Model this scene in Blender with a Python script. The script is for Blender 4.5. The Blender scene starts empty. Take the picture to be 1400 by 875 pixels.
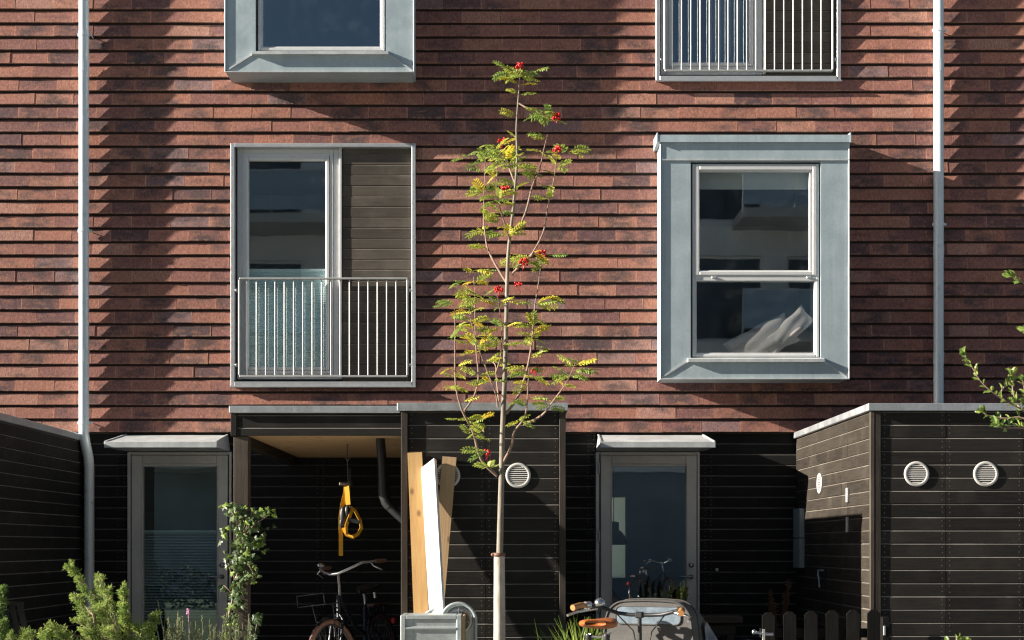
import bpy, math, random
from mathutils import Vector, Matrix
random.seed(7)
rnd = random.uniform
R = math.radians
scene = bpy.context.scene
col = scene.collection

# ------------------------------------------------------------------ camera geometry (metres)
CAMY, CAMZ, FPX, VX, VY = -13.5, 1.35, 1957.5, 690.0, 747.0
def P(px, py, y):
    d = y - CAMY
    return Vector(((px - VX) * d / FPX, y, CAMZ + (VY - py) * d / FPX))
def PX(px, y): return (px - VX) * (y - CAMY) / FPX
def PZ(py, y): return CAMZ + (VY - py) * (y - CAMY) / FPX

# ------------------------------------------------------------------ mesh builder
ORG = {}
class MB:
    def __init__(self, T=None):
        self.v = []; self.f = []; self.m = []; self.t = []; self.uv = []; self.sm = []
        self.T = T
    def add(self, pts, faces, mi=0, tint=None, uvs=None, smooth=False):
        b = len(self.v)
        if self.T is not None: pts = [self.T @ Vector(p) for p in pts]
        self.v += [tuple(p) for p in pts]
        if tint is None: tint = (.5, .5, .5)
        for k, f in enumerate(faces):
            self.f.append(tuple(b + i for i in f)); self.m.append(mi); self.sm.append(smooth)
            self.t.append(tint)
            self.uv.append(uvs[k] if uvs else None)
    def box(self, x0, x1, y0, y1, z0, z1, mi=0, tint=None):
        if x0 > x1: x0, x1 = x1, x0
        if y0 > y1: y0, y1 = y1, y0
        if z0 > z1: z0, z1 = z1, z0
        p = [(x0,y0,z0),(x1,y0,z0),(x1,y1,z0),(x0,y1,z0),(x0,y0,z1),(x1,y0,z1),(x1,y1,z1),(x0,y1,z1)]
        self.hexa(p, mi, tint)
    def hexa(self, p, mi=0, tint=None):
        self.add(p, [(0,3,2,1),(4,5,6,7),(0,1,5,4),(1,2,6,5),(2,3,7,6),(3,0,4,7)], mi, tint)
    def bbox(self, x0, x1, y0, y1, z0, z1, b=.006, mi=0, tint=None):
        """box with bevelled edges"""
        pts = []
        for sx in (0, 1):
            for sy in (0, 1):
                for sz in (0, 1):
                    X = (x0, x1)[sx]; Y = (y0, y1)[sy]; Z = (z0, z1)[sz]
                    dx = b if sx == 0 else -b; dy = b if sy == 0 else -b; dz = b if sz == 0 else -b
                    pts += [(X, Y+dy, Z+dz), (X+dx, Y, Z+dz), (X+dx, Y+dy, Z)]
        def i(sx, sy, sz, a): return (sx*4 + sy*2 + sz)*3 + a
        F = []
        F.append((i(0,0,0,0), i(0,0,1,0), i(0,1,1,0), i(0,1,0,0))); F.append((i(1,0,0,0), i(1,1,0,0), i(1,1,1,0), i(1,0,1,0)))
        F.append((i(0,0,0,1), i(1,0,0,1), i(1,0,1,1), i(0,0,1,1))); F.append((i(0,1,0,1), i(0,1,1,1), i(1,1,1,1), i(1,1,0,1)))
        F.append((i(0,0,0,2), i(0,1,0,2), i(1,1,0,2), i(1,0,0,2))); F.append((i(0,0,1,2), i(1,0,1,2), i(1,1,1,2), i(0,1,1,2)))
        for s in (0, 1):
            for q in (0, 1):
                F.append((i(s,q,0,0), i(s,q,1,0), i(s,q,1,1), i(s,q,0,1)))
                F.append((i(s,0,q,0), i(s,1,q,0), i(s,1,q,2), i(s,0,q,2)))
                F.append((i(0,s,q,1), i(1,s,q,1), i(1,s,q,2), i(0,s,q,2)))
        for sx in (0,1):
            for sy in (0,1):
                for sz in (0,1): F.append((i(sx,sy,sz,0), i(sx,sy,sz,1), i(sx,sy,sz,2)))
        self.add(pts, F, mi, tint)
    def beam(self, a, b, w, h, up=(0,0,1), mi=0, tint=None):
        """rectangular bar from a to b, w across, h along up"""
        a = Vector(a); b = Vector(b); d = (b-a).normalized(); u = Vector(up)
        s = d.cross(u)
        if s.length < 1e-4: s = d.cross(Vector((1,0,0)))
        s.normalize(); u = s.cross(d).normalized()
        p = []
        for q in (a, b):
            for (i, j) in ((-1,-1),(1,-1),(1,1),(-1,1)): p.append(q + s*(i*w/2) + u*(j*h/2))
        self.hexa(p, mi, tint)
    def tube(self, pts, r, n=8, mi=0, tint=None, cap=True, smooth=True, closed=False):
        pts = [Vector(p) for p in pts]; N = len(pts)
        rs = r if isinstance(r, (list, tuple)) else [r]*N
        V = []; F = []; pn = None
        for k in range(N):
            if closed: d = pts[(k+1)%N] - pts[k-1]
            else: d = pts[min(k+1,N-1)] - pts[max(k-1,0)]
            if d.length < 1e-9: d = Vector((0,0,1))
            d.normalize()
            if pn is None:
                pn = d.cross(Vector((0,0,1)))
                if pn.length < .05: pn = d.cross(Vector((1,0,0)))
            pn = (pn - d*pn.dot(d)).normalized(); q = d.cross(pn)
            for j in range(n):
                a = 2*math.pi*j/n; V.append(pts[k] + (pn*math.cos(a) + q*math.sin(a))*rs[k])
        K = N if closed else N-1
        for k in range(K):
            for j in range(n):
                a = k*n + j; b = k*n + (j+1)%n; c = ((k+1)%N)*n + (j+1)%n; e = ((k+1)%N)*n + j
                F.append((a,b,c,e))
        self.add(V, F, mi, tint, smooth=smooth)
        if cap and not closed:
            self.add(V[:n], [tuple(range(n-1,-1,-1))], mi, tint); self.add(V[-n:], [tuple(range(n))], mi, tint)
    def lathe(self, prof, o, axis=(0,0,1), n=24, mi=0, tint=None, smooth=True):
        """prof: [(radius, height)] about axis through o"""
        o = Vector(o); ax = Vector(axis).normalized()
        s = ax.cross(Vector((0,0,1)))
        if s.length < .05: s = Vector((1,0,0))
        s.normalize(); u = ax.cross(s)
        V = []; F = []
        for (r, h) in prof:
            for j in range(n):
                a = 2*math.pi*j/n; V.append(o + ax*h + (s*math.cos(a) + u*math.sin(a))*r)
        for k in range(len(prof)-1):
            for j in range(n): F.append((k*n+j, k*n+(j+1)%n, (k+1)*n+(j+1)%n, (k+1)*n+j))
        self.add(V, F, mi, tint, smooth=smooth)
    def ball(self, c, r, mi=0, tint=None, n=8, sc=(1,1,1)):
        c = Vector(c); V = []; F = []; m = max(4, n//2+1)
        for k in range(m+1):
            t = math.pi*k/m
            for j in range(n):
                a = 2*math.pi*j/n
                V.append(c + Vector((math.sin(t)*math.cos(a)*r*sc[0], math.sin(t)*math.sin(a)*r*sc[1], math.cos(t)*r*sc[2])))
        for k in range(m):
            for j in range(n): F.append((k*n+j, (k+1)*n+j, (k+1)*n+(j+1)%n, k*n+(j+1)%n))
        self.add(V, F, mi, tint, smooth=True)
    def prism(self, poly, vec, mi=0, tint=None, emi=None):
        """poly: list of 3D points, extruded by vec"""
        n = len(poly); v = Vector(vec); p = [Vector(q) for q in poly]
        V = p + [q + v for q in p]
        F = [tuple(range(n-1,-1,-1)), tuple(range(n, 2*n))] + [(i, (i+1)%n, n+(i+1)%n, n+i) for i in range(n)]
        self.add(V, F, mi, tint)
        if emi: self.m[-n + emi[0]] = emi[1]
    def build(self, name, mats, parent=None):
        org = ORG.get(parent.name, Vector()) if parent else Vector()
        me = bpy.data.meshes.new(name)
        me.from_pydata([tuple(Vector(p) - org) for p in self.v], [], self.f)
        if not isinstance(mats, (list, tuple)): mats = [mats]
        for m in mats: me.materials.append(m)
        me.polygons.foreach_set('material_index', self.m)
        me.polygons.foreach_set('use_smooth', self.sm)
        ca = me.color_attributes.new('tint', 'FLOAT_COLOR', 'CORNER')
        arr = []
        for poly, t in zip(me.polygons, self.t):
            arr += [t[0], t[1], t[2], 1.0] * poly.loop_total
        ca.data.foreach_set('color', arr)
        if any(u is not None for u in self.uv):
            ul = me.uv_layers.new(name='UVMap'); uvd = []
            for poly, u in zip(me.polygons, self.uv):
                if u is None: uvd += [.5, .5] * poly.loop_total
                else:
                    for q in u: uvd += [q[0], q[1]]
            ul.data.foreach_set('uv', uvd)
        me.validate(); me.update()
        o = bpy.data.objects.new(name, me); col.objects.link(o)
        if parent: o.parent = parent
        ORG[o.name] = org.copy()
        return o

def root(name, loc, label, cat, group=None):
    o = bpy.data.objects.new(name, None); col.objects.link(o)
    o.empty_display_size = .1
    o.location = loc; o['label'] = label; o['category'] = cat
    if group: o['group'] = group
    ORG[o.name] = Vector(loc)
    return o
def tag(o, label, cat, group=None):
    o['label'] = label; o['category'] = cat
    if group: o['group'] = group
    return o
def rebase(o, loc):
    """move a top-level mesh's origin to its base"""
    loc = Vector(loc)
    for v in o.data.vertices: v.co -= loc
    o.location = loc
    return o
def copy_tree(o, parent=None):
    c = o.copy(); col.objects.link(c)
    if parent: c.parent = parent
    for ch in list(o.children): copy_tree(ch, c)
    return c

# ------------------------------------------------------------------ materials
class NT:
    def __init__(self, name):
        self.mat = bpy.data.materials.new(name); self.mat.use_nodes = True
        self.t = self.mat.node_tree; self.t.nodes.clear()
        self.out = self.t.nodes.new('ShaderNodeOutputMaterial')
    def n(self, typ, **kw):
        nd = self.t.nodes.new('ShaderNode' + typ)
        for k, v in kw.items():
            if k.startswith('_'): setattr(nd, k[1:], v)
        for k, v in kw.items():
            if not k.startswith('_'): self.set(nd, k, v)
        return nd
    def set(self, nd, k, v):
        if k[0] == 'i' and k[1:].isdigit(): s = nd.inputs[int(k[1:])]
        else: s = nd.inputs[k.replace('__', ' ')]
        if hasattr(v, 'is_output') : self.t.links.new(v, s)
        elif isinstance(v, bpy.types.Node): self.t.links.new(v.outputs[0], s)
        else:
            if isinstance(v, tuple) and len(v) == 3 and s.type == 'RGBA': v = (*v, 1)
            s.default_value = v
    def mix(self, f, a, b, bt='MIX'):
        nd = self.t.nodes.new('ShaderNodeMix'); nd.data_type = 'RGBA'; nd.blend_type = bt
        self.set(nd, 'i0', f); self.set(nd, 'i6', a); self.set(nd, 'i7', b)
        return nd.outputs[2]
    def math(self, op, a, b=None, c=None, clamp=False):
        nd = self.t.nodes.new('ShaderNodeMath'); nd.operation = op; nd.use_clamp = clamp
        self.set(nd, 'i0', a)
        if b is not None: self.set(nd, 'i1', b)
        if c is not None: self.set(nd, 'i2', c)
        return nd.outputs[0]
    def rng(self, v, a, b, c=0.0, d=1.0):
        nd = self.t.nodes.new('ShaderNodeMapRange'); nd.interpolation_type = 'SMOOTHSTEP'
        self.set(nd, 'i0', v)
        for i, x in zip((1,2,3,4), (a,b,c,d)): nd.inputs[i].default_value = x
        return nd.outputs[0]
    def coord(self, scale=(1,1,1), loc=None, kind='Object'):
        tc = self.t.nodes.new('ShaderNodeTexCoord'); mp = self.t.nodes.new('ShaderNodeMapping')
        self.t.links.new(tc.outputs[kind], mp.inputs['Vector']); mp.inputs['Scale'].default_value = scale
        if loc is not None: self.t.links.new(loc, mp.inputs['Location'])
        return mp.outputs[0]
    def noise(self, vec, scale, detail=4, rough=.55, dist=0):
        return self.n('TexNoise', Vector=vec, Scale=scale, Detail=detail, Roughness=rough, Distortion=dist).outputs[0]
    def ramp(self, v, stops):
        nd = self.t.nodes.new('ShaderNodeValToRGB'); e = nd.color_ramp.elements
        while len(e) < len(stops): e.new(.5)
        for el, (p, c) in zip(e, stops): el.position = p; el.color = (*c, 1)
        self.set(nd, 'i0', v); return nd.outputs[0]
    def tint(self):
        a = self.t.nodes.new('ShaderNodeAttribute'); a.attribute_name = 'tint'
        s = self.t.nodes.new('ShaderNodeSeparateColor'); self.t.links.new(a.outputs['Color'], s.inputs[0])
        return s.outputs[0], s.outputs[1], s.outputs[2], a.outputs['Color']
    def bump(self, h, strength=.3, dist=.01):
        return self.n('Bump', Height=h, Strength=strength, Distance=dist).outputs[0]
    def finish(self, **kw):
        nd = self.n('BsdfPrincipled', **kw); self.t.links.new(nd.outputs[0], self.out.inputs[0]); return self.mat

def m_plain(name, c, rough=.5, metal=0., var=.25, scale=12, bump=.0, spec=.5):
    N = NT(name); co = N.coord()
    a = N.noise(co, scale, 5); b = N.noise(co, scale*9, 3)
    f = N.math('ADD', N.math('MULTIPLY', a, .7), N.math('MULTIPLY', b, .3))
    c0 = tuple(x*(1-var) for x in c); c1 = tuple(min(1, x*(1+var)) for x in c)
    cc = N.ramp(f, [(.3, c0), (.7, c1)])
    rr = N.rng(b, .3, .7, max(.05, rough-.08), min(1, rough+.08))
    kw = dict(Base__Color=cc, Roughness=rr, Metallic=metal, Specular__IOR__Level=spec)
    if bump: kw['Normal'] = N.bump(b, bump, .004)
    return N.finish(**kw)

def m_tile():
    N = NT('terracotta_tile'); r, g, b, colr = N.tint()
    off = N.n('VectorMath', _operation='SCALE'); N.t.links.new(colr, off.inputs[0]); off.inputs['Scale'].default_value = 37.0
    co = N.coord((1,1,1), off.outputs[0])
    cs = N.coord((4.5,4.5,11), off.outputs[0])
    ck = N.coord((1,1,.12), off.outputs[0])
    tc = N.t.nodes.new('ShaderNodeTexCoord'); uv = N.t.nodes.new('ShaderNodeSeparateXYZ'); N.t.links.new(tc.outputs['UV'], uv.inputs[0])
    u, v = uv.outputs[0], uv.outputs[1]
    base = N.ramp(r, [(0, (.175,.102,.106)), (.25, (.29,.146,.132)), (.5, (.385,.188,.153)), (.75, (.46,.222,.162)), (.9, (.50,.28,.218)), (1, (.33,.215,.215))])
    n1 = N.noise(cs, 1.0, 3, .5)
    ex = N.math('SUBTRACT', 1.0, N.math('POWER', N.math('ABSOLUTE', N.math('SUBTRACT', N.math('MULTIPLY', u, 2.0), 1.0)), 3.0))
    soot = N.rng(N.math('ADD', n1, N.math('MULTIPLY', N.math('SUBTRACT', g, .55), .42)), .40, .74)
    soot = N.math('MULTIPLY', N.math('MULTIPLY', soot, ex, clamp=True), .8)
    c = N.mix(soot, base, (.088,.076,.082))
    warm = N.rng(N.noise(cs, 2.1, 3), .5, .72)
    c = N.mix(N.math('MULTIPLY', warm, .45), c, (.46,.23,.14))
    big = N.noise(N.coord((.35,.35,.22)), 2.0, 4)
    c = N.mix(.7, c, N.ramp(big, [(.32, (.72,.70,.72)), (.68, (1.15,1.12,1.1))]), 'MULTIPLY')
    lowv = N.rng(v, 0.0, .2, 1, 0)
    lown = N.rng(N.noise(co, 22, 3), .42, .62)
    c = N.mix(N.math('MULTIPLY', N.math('MULTIPLY', lowv, lown), .65), c, (.45,.28,.21))
    edge = N.rng(N.math('ABSOLUTE', N.math('SUBTRACT', u, .5)), .478, .497)
    c = N.mix(N.math('MULTIPLY', edge, N.rng(b, .3, .9, .25, .9)), c, (.58,.32,.23))
    # chips and lime specks, and fine vertical drag marks from the die
    sp = N.rng(N.noise(co, 70, 2, .6), .68, .74)
    c = N.mix(N.math('MULTIPLY', sp, .55), c, (.55,.40,.32))
    drag = N.noise(ck, 160, 2)
    c = N.mix(.8, c, N.ramp(drag, [(.3, (.6,.58,.57)), (.7, (1.2,1.2,1.2))]), 'MULTIPLY')
    fine = N.noise(co, 240, 3)
    med = N.noise(co, 45, 4, .7)
    c = N.mix(.8, c, N.ramp(fine, [(.3, (.62,.60,.60)), (.7, (1.25,1.22,1.2))]), 'MULTIPLY')
    c = N.mix(.8, c, N.ramp(med, [(.3, (.66,.62,.62)), (.7, (1.25,1.22,1.2))]), 'MULTIPLY')
    h = N.math('ADD', N.math('MULTIPLY', N.noise(co, 26, 4), .6), N.math('ADD', N.math('MULTIPLY', fine, .12), N.math('MULTIPLY', drag, .2)))
    return N.finish(Base__Color=c, Roughness=.72, Normal=N.bump(h, .5, .006), Specular__IOR__Level=.2)

def m_boards(name, dark, light, along='X', wear=.5, rough=.62):
    N = NT(name); r, g, b, colr = N.tint()
    off = N.n('VectorMath', _operation='SCALE'); N.t.links.new(colr, off.inputs[0]); off.inputs['Scale'].default_value = 23.0
    sc = {'X': (2.2, 22, 46), 'Y': (22, 2.2, 46), 'Z': (40, 40, 1.6)}[along]
    cg = N.coord(sc, off.outputs[0]); co = N.coord((1,1,1), off.outputs[0])
    gr = N.noise(cg, 1.6, 6, .62, .6); fn = N.noise(cg, 7, 3, .6)
    bl = N.noise(co, 3.2, 4)
    f = N.math('ADD', N.math('MULTIPLY', gr, .55), N.math('ADD', N.math('MULTIPLY', fn, .2), N.math('MULTIPLY', r, .25)))
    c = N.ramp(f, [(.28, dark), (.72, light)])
    w = N.math('MULTIPLY', N.rng(bl, .45, .75), wear)
    c = N.mix(w, c, tuple(x*1.7 for x in light))
    kn = N.rng(N.noise(co, 42, 2), .7, .76)
    c = N.mix(N.math('MULTIPLY', kn, .3*wear), c, tuple(x*3 for x in light))
    h = N.math('ADD', gr, N.math('MULTIPLY', fn, .5))
    return N.finish(Base__Color=c, Roughness=N.rng(gr, .3, .7, rough-.1, rough+.12), Normal=N.bump(h, .35, .004), Specular__IOR__Level=.14)

def m_pine(name, a, bcol, along, knot=(.13,.06,.025)):
    N = NT(name); r, g, b, colr = N.tint()
    off = N.n('VectorMath', _operation='SCALE'); N.t.links.new(colr, off.inputs[0]); off.inputs['Scale'].default_value = 11.0
    sc = {'X': (1.5, 22, 30), 'Z': (26, 26, 1.6)}[along]
    cg = N.coord(sc, off.outputs[0]); co = N.coord((1,1,.6) if along == 'Z' else (.6,1,1), off.outputs[0])
    gr = N.noise(cg, 1.3, 5, .6, 1.0); fn = N.noise(cg, 6, 3)
    f = N.math('ADD', N.math('MULTIPLY', gr, .7), N.math('MULTIPLY', fn, .3))
    c = N.ramp(f, [(.3, a), (.68, bcol)])
    vo = N.n('TexVoronoi', Vector=co, Scale=8.0)
    k = N.rng(vo.outputs['Distance'], .07, .20, 1, 0)
    c = N.mix(N.math('MULTIPLY', k, .8), c, knot)
    return N.finish(Base__Color=c, Roughness=.62, Normal=N.bump(gr, .25, .004))

def m_zinc(name, c0, c1, metal=.55, rough=.42):
    N = NT(name); co = N.coord(); st = N.coord((6,6,.5))
    sp = N.n('TexVoronoi', Vector=co, Scale=75); sr = N.t.nodes.new('ShaderNodeSeparateColor'); N.t.links.new(sp.outputs['Color'], sr.inputs[0])
    a = N.noise(co, 5, 6, .6); s = N.noise(st, 2.5, 4)
    f = N.math('ADD', N.math('MULTIPLY', sr.outputs[0], .16), N.math('ADD', N.math('MULTIPLY', a, .42), N.math('MULTIPLY', s, .5)))
    c = N.ramp(f, [(.3, c0), (.72, c1)])
    st2 = N.rng(N.noise(co, 14, 3), .58, .75)
    c = N.mix(N.math('MULTIPLY', st2, .12), c, tuple(min(1, x*1.4) for x in c1))
    dr = N.rng(N.noise(N.coord((16,16,.35)), 2.2, 4, .6), .56, .78)
    c = N.mix(N.math('MULTIPLY', dr, .35), c, tuple(x*.55 for x in c0))
    return N.finish(Base__Color=c, Roughness=N.rng(a, .3, .7, rough-.08, rough+.14), Metallic=metal, Normal=N.bump(a, .12, .02))

def m_glass(name, f0=.13, tintc=(.90,.94,.94), refl=(.90,.97,1)):
    N = NT(name)
    ge = N.t.nodes.new('ShaderNodeNewGeometry'); dp = N.n('VectorMath', _operation='DOT_PRODUCT')
    N.t.links.new(ge.outputs['Normal'], dp.inputs[0]); N.t.links.new(ge.outputs['Incoming'], dp.inputs[1])
    cs = N.math('ABSOLUTE', dp.outputs['Value'])
    fr = N.n('Math', _operation='MULTIPLY_ADD', i0=N.math('POWER', N.math('SUBTRACT', 1.0, cs, clamp=True), 5.0), i1=1-f0, i2=f0)
    tr = N.n('BsdfTransparent', Color=tintc)
    co = N.coord(); wv = N.noise(co, 1.6, 2); bp = N.bump(wv, .02, .02)
    gl = N.n('BsdfGlossy', Color=refl, Roughness=.008, Normal=bp)
    mx = N.t.nodes.new('ShaderNodeMixShader'); N.t.links.new(fr.outputs[0], mx.inputs[0]); N.t.links.new(tr.outputs[0], mx.inputs[1]); N.t.links.new(gl.outputs[0], mx.inputs[2])
    # a thin film of dust on the pane
    df = N.n('BsdfDiffuse', Color=(.6,.62,.6)); d = N.rng(N.noise(co, 9, 5), .45, .8, .0, .035)
    m2 = N.t.nodes.new('ShaderNodeMixShader'); N.t.links.new(d, m2.inputs[0]); N.t.links.new(mx.outputs[0], m2.inputs[1]); N.t.links.new(df.outputs[0], m2.inputs[2])
    N.t.links.new(m2.outputs[0], N.out.inputs[0]); return N.mat

def m_leaf(name, stops, trans=.35, rough=.45):
    N = NT(name); r, g, b, colr = N.tint()
    co = N.coord(); nz = N.noise(co, 60, 3)
    f = N.math('ADD', N.math('MULTIPLY', r, .85), N.math('MULTIPLY', nz, .15))
    c = N.ramp(f, stops)
    pr = N.n('BsdfPrincipled', Base__Color=c, Roughness=rough, Specular__IOR__Level=.35)
    tl = N.n('BsdfTranslucent', Color=c)
    mx = N.t.nodes.new('ShaderNodeMixShader'); mx.inputs[0].default_value = trans
    N.t.links.new(pr.outputs[0], mx.inputs[1]); N.t.links.new(tl.outputs[0], mx.inputs[2]); N.t.links.new(mx.outputs[0], N.out.inputs[0])
    return N.mat

def m_bark(name, a, b, sz=60):
    N = NT(name); co = N.coord((1,1,.35)); nz = N.noise(co, sz, 5, .6); n2 = N.noise(co, sz*.18, 3)
    c = N.ramp(N.math('ADD', N.math('MULTIPLY', nz, .6), N.math('MULTIPLY', n2, .4)), [(.32, a), (.66, b)])
    return N.finish(Base__Color=c, Roughness=.75, Normal=N.bump(nz, .5, .004))

TILE = m_tile()
TILEH = m_plain('shade_toned_tile_head', (.05,.032,.03), .9, 0, .3, 20)  # near-black colour paints deep shade into the recess under each course
BOARD_X = m_boards('black_stained_boards', (.0105,.0095,.0088), (.026,.0235,.021), 'X', .45)
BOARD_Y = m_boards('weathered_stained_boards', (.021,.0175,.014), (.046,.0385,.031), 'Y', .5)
BOARD_H = m_boards('house_boards', (.009,.0088,.0088), (.019,.0183,.018), 'X', .3)
BOARD_W = m_boards('window_boards', (.060,.052,.043), (.115,.10,.083), 'X', .4)
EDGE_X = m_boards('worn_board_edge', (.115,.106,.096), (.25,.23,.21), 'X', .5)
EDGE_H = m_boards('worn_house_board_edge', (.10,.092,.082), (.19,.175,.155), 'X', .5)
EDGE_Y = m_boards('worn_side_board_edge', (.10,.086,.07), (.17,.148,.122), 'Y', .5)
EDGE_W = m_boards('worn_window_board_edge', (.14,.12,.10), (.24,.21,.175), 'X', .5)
TRIM_Z = m_boards('stained_corner_trim', (.026,.022,.019), (.056,.047,.040), 'Z', .4)
POST_Z = m_boards('weathered_post', (.042,.034,.027), (.085,.07,.057), 'Z', .4)
PLANK_A = m_pine('orange_pine', (.50,.27,.09), (.66,.42,.18), 'Z')
PLANK_B = m_pine('white_painted_plank', (.74,.71,.66), (.84,.82,.78), 'Z', (.55,.50,.42))
PLANK_C = m_pine('tan_plank', (.34,.22,.11), (.46,.31,.17), 'Z')
CEILW = m_pine('pine_soffit', (.50,.31,.15), (.66,.43,.22), 'X')
ZINC = m_zinc('zinc_sheet', (.385,.465,.495), (.485,.57,.60), .3, .46)
ZINC_L = m_zinc('bright_zinc', (.48,.50,.51), (.64,.66,.66), .4, .5)
COPING = m_zinc('coping_sheet', (.36,.38,.40), (.50,.53,.55), .6, .38)
GALV = m_zinc('galvanised_pipe', (.62,.68,.71), (.76,.82,.85), .12, .34)
GALVBOX = m_zinc('galvanised_box', (.36,.40,.40), (.52,.57,.57), .5, .42)
ALU = m_plain('light_window_frame', (.68,.685,.68), .42, .15, .07, 3)
ALU2 = m_plain('mill_aluminium', (.52,.53,.54), .38, .5, .1, 4)
DOORM = m_plain('bronze_door_frame', (.66,.64,.61), .42, .25, .12, 4)
GASKET = m_plain('black_gasket', (.012,.012,.013), .6)
BLACKP = m_plain('black_plastic', (.02,.02,.021), .45, 0, .2)
BLACKM = m_plain('black_paint', (.012,.014,.02), .25, .2, .2)
STEEL = m_plain('polished_steel', (.62,.62,.62), .2, .95, .1)
STEELD = m_plain('brushed_steel', (.40,.40,.41), .32, .9, .1)
RAILM = m_plain('galvanised_railing', (.50,.50,.485), .45, .45, .12, 8)
VENTM = m_plain('grey_vent_plastic', (.52,.50,.47), .5, 0, .08, 8)
GREYM = m_plain('grey_cabinet_paint', (.27,.31,.31), .5, .1, .1)
GLASS = m_glass('window_glass', .26, (.90,.94,.94), (.84,.95,1.0))
GLASSD = m_glass('door_glass', .30, (.85,.9,.9), (.82,.94,1.0))
SCREW = m_plain('screw_head', (.22,.20,.18), .4, .6)
LEATHER = m_plain('brown_leather', (.36,.105,.025), .4, 0, .2, 20, .2)
GRIPM = m_plain('tan_grip', (.42,.19,.06), .5, 0, .15, 30)
BRWOOD = m_plain('brown_rubber', (.16,.075,.05), .6, 0, .2, 20)
TYREM = m_plain('brown_tyre', (.20,.105,.075), .7, 0, .15, 30)
REDM = m_plain('red_lens', (.55,.02,.02), .2)
CANVAS = m_plain('grey_canvas', (.082,.077,.072), .8, 0, .3, 7, .4)
CANVASD = m_plain('dark_piping', (.05,.047,.045), .75, 0, .15, 60)
PLASTW = m_plain('cloudy_plastic', (.17,.21,.25), .14, .1, .55, 9)
YELLOW = m_plain('yellow_webbing', (.80,.40,.02), .65, 0, .12, 60)
CORK = m_plain('dull_buckle', (.13,.11,.09), .45, .3)
FENCEM = m_boards('fence_paint', (.006,.0055,.005), (.013,.012,.0105), 'Z', .4)
WHITEW = m_plain('white_render', (.74,.74,.73), .8, 0, .06, 2)
INTW = m_plain('room_paint', (.60,.62,.61), .8, 0, .05, 2)
INTF = m_plain('room_floor', (.20,.15,.11), .5, 0, .15, 3)
BLINDM = m_plain('pale_blind', (.66,.82,.82), .6, 0, .05, 5)
ROLLER = m_plain('roller_fabric', (.60,.62,.58), .8, 0, .04, 30)
CURTAIN = m_plain('curtain_fabric', (.35,.36,.36), .85, 0, .05, 30)
LINEN = m_plain('linen_cushion', (.40,.36,.345), .9, 0, .06, 25, .15)
LAMPM = m_plain('black_enamel', (.012,.016,.03), .35)
PALEW = m_plain('pale_green_panel', (.72,.76,.62), .7, 0, .04)
RIMD = m_plain('dark_alloy', (.16,.16,.165), .35, .8)
DARKGL = m_plain('dark_far_glass', (.05,.065,.085), .12, 0, .3, 2)
OPPL = m_plain('slate_plinth', (.21,.26,.29), .6, 0, .35, 1.3)
OPGL = m_plain('sky_toned_parapet', (.30,.40,.50), .3, 0, .1, 2)  # blue-grey paint stands in for sky reflected in the balcony glass
SLABM = m_plain('concrete_slab', (.42,.42,.41), .8, 0, .1, 3)
BARK = m_bark('rowan_bark', (.115,.095,.07), (.30,.26,.21), 45)
TWIG = m_bark('rowan_twig', (.19,.11,.085), (.33,.23,.17), 90)
WRAP = m_bark('pale_trunk_wrap', (.30,.25,.20), (.60,.53,.45), 34)
ROWAN = m_leaf('rowan_leaf', [(0, (.10,.20,.05)), (.3, (.22,.33,.075)), (.6, (.42,.48,.09)), (.82, (.68,.56,.06)), (1, (.75,.40,.05))], .42)
SHEER = m_leaf('sheer_rear_blind', [(0, (.60,.66,.48)), (1, (.75,.80,.62))], .8, .8)
BERRY = m_plain('red_berries', (.52,.012,.012), .25, 0, .3, 40)
HERB = m_leaf('feathery_leaf', [(0, (.06,.095,.026)), (.35, (.15,.24,.06)), (.7, (.29,.40,.10)), (1, (.50,.56,.16))], .35, .6)
LAVL = m_leaf('grey_green_leaf', [(0, (.09,.10,.05)), (.5, (.19,.21,.10)), (1, (.33,.33,.17))], .25, .7)
IVY = m_leaf('ivy_leaf', [(0, (.015,.032,.010)), (.4, (.045,.08,.024)), (.7, (.11,.155,.05)), (.9, (.21,.30,.045)), (1, (.36,.40,.06))], .2, .4)
GRASSM = m_leaf('grass_blade', [(0, (.06,.13,.02)), (.6, (.20,.30,.045)), (1, (.45,.45,.13))], .35)
YSTALK = m_leaf('yellow_green_stalk', [(0, (.14,.20,.03)), (.6, (.32,.34,.06)), (1, (.42,.30,.08))], .3)
DEADF = m_leaf('dry_flower', [(0, (.055,.028,.016)), (1, (.12,.065,.038))], .1, .8)
HEDGE = m_leaf('dark_hedge_leaf', [(0, (.006,.012,.004)), (.6, (.015,.03,.009)), (1, (.03,.05,.015))], .1, .9)
BUSHL = m_leaf('bright_round_leaf', [(0, (.07,.13,.03)), (.5, (.18,.27,.06)), (1, (.36,.42,.10))], .35, .4)
PINK = m_plain('pink_flower', (.55,.25,.42), .7)
BLUEP = m_plain('blue_plastic', (.05,.10,.16), .4, 0, .1)
SOIL = m_plain('paving_concrete', (.42,.42,.41), .85, 0, .25, 3, .3)
LAWN = m_plain('lawn_green', (.035,.06,.02), .9, 0, .4, 8, .4)
GROUNDM = m_plain('gravel_ground', (.33,.33,.32), .9, 0, .35, 6, .5)

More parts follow.
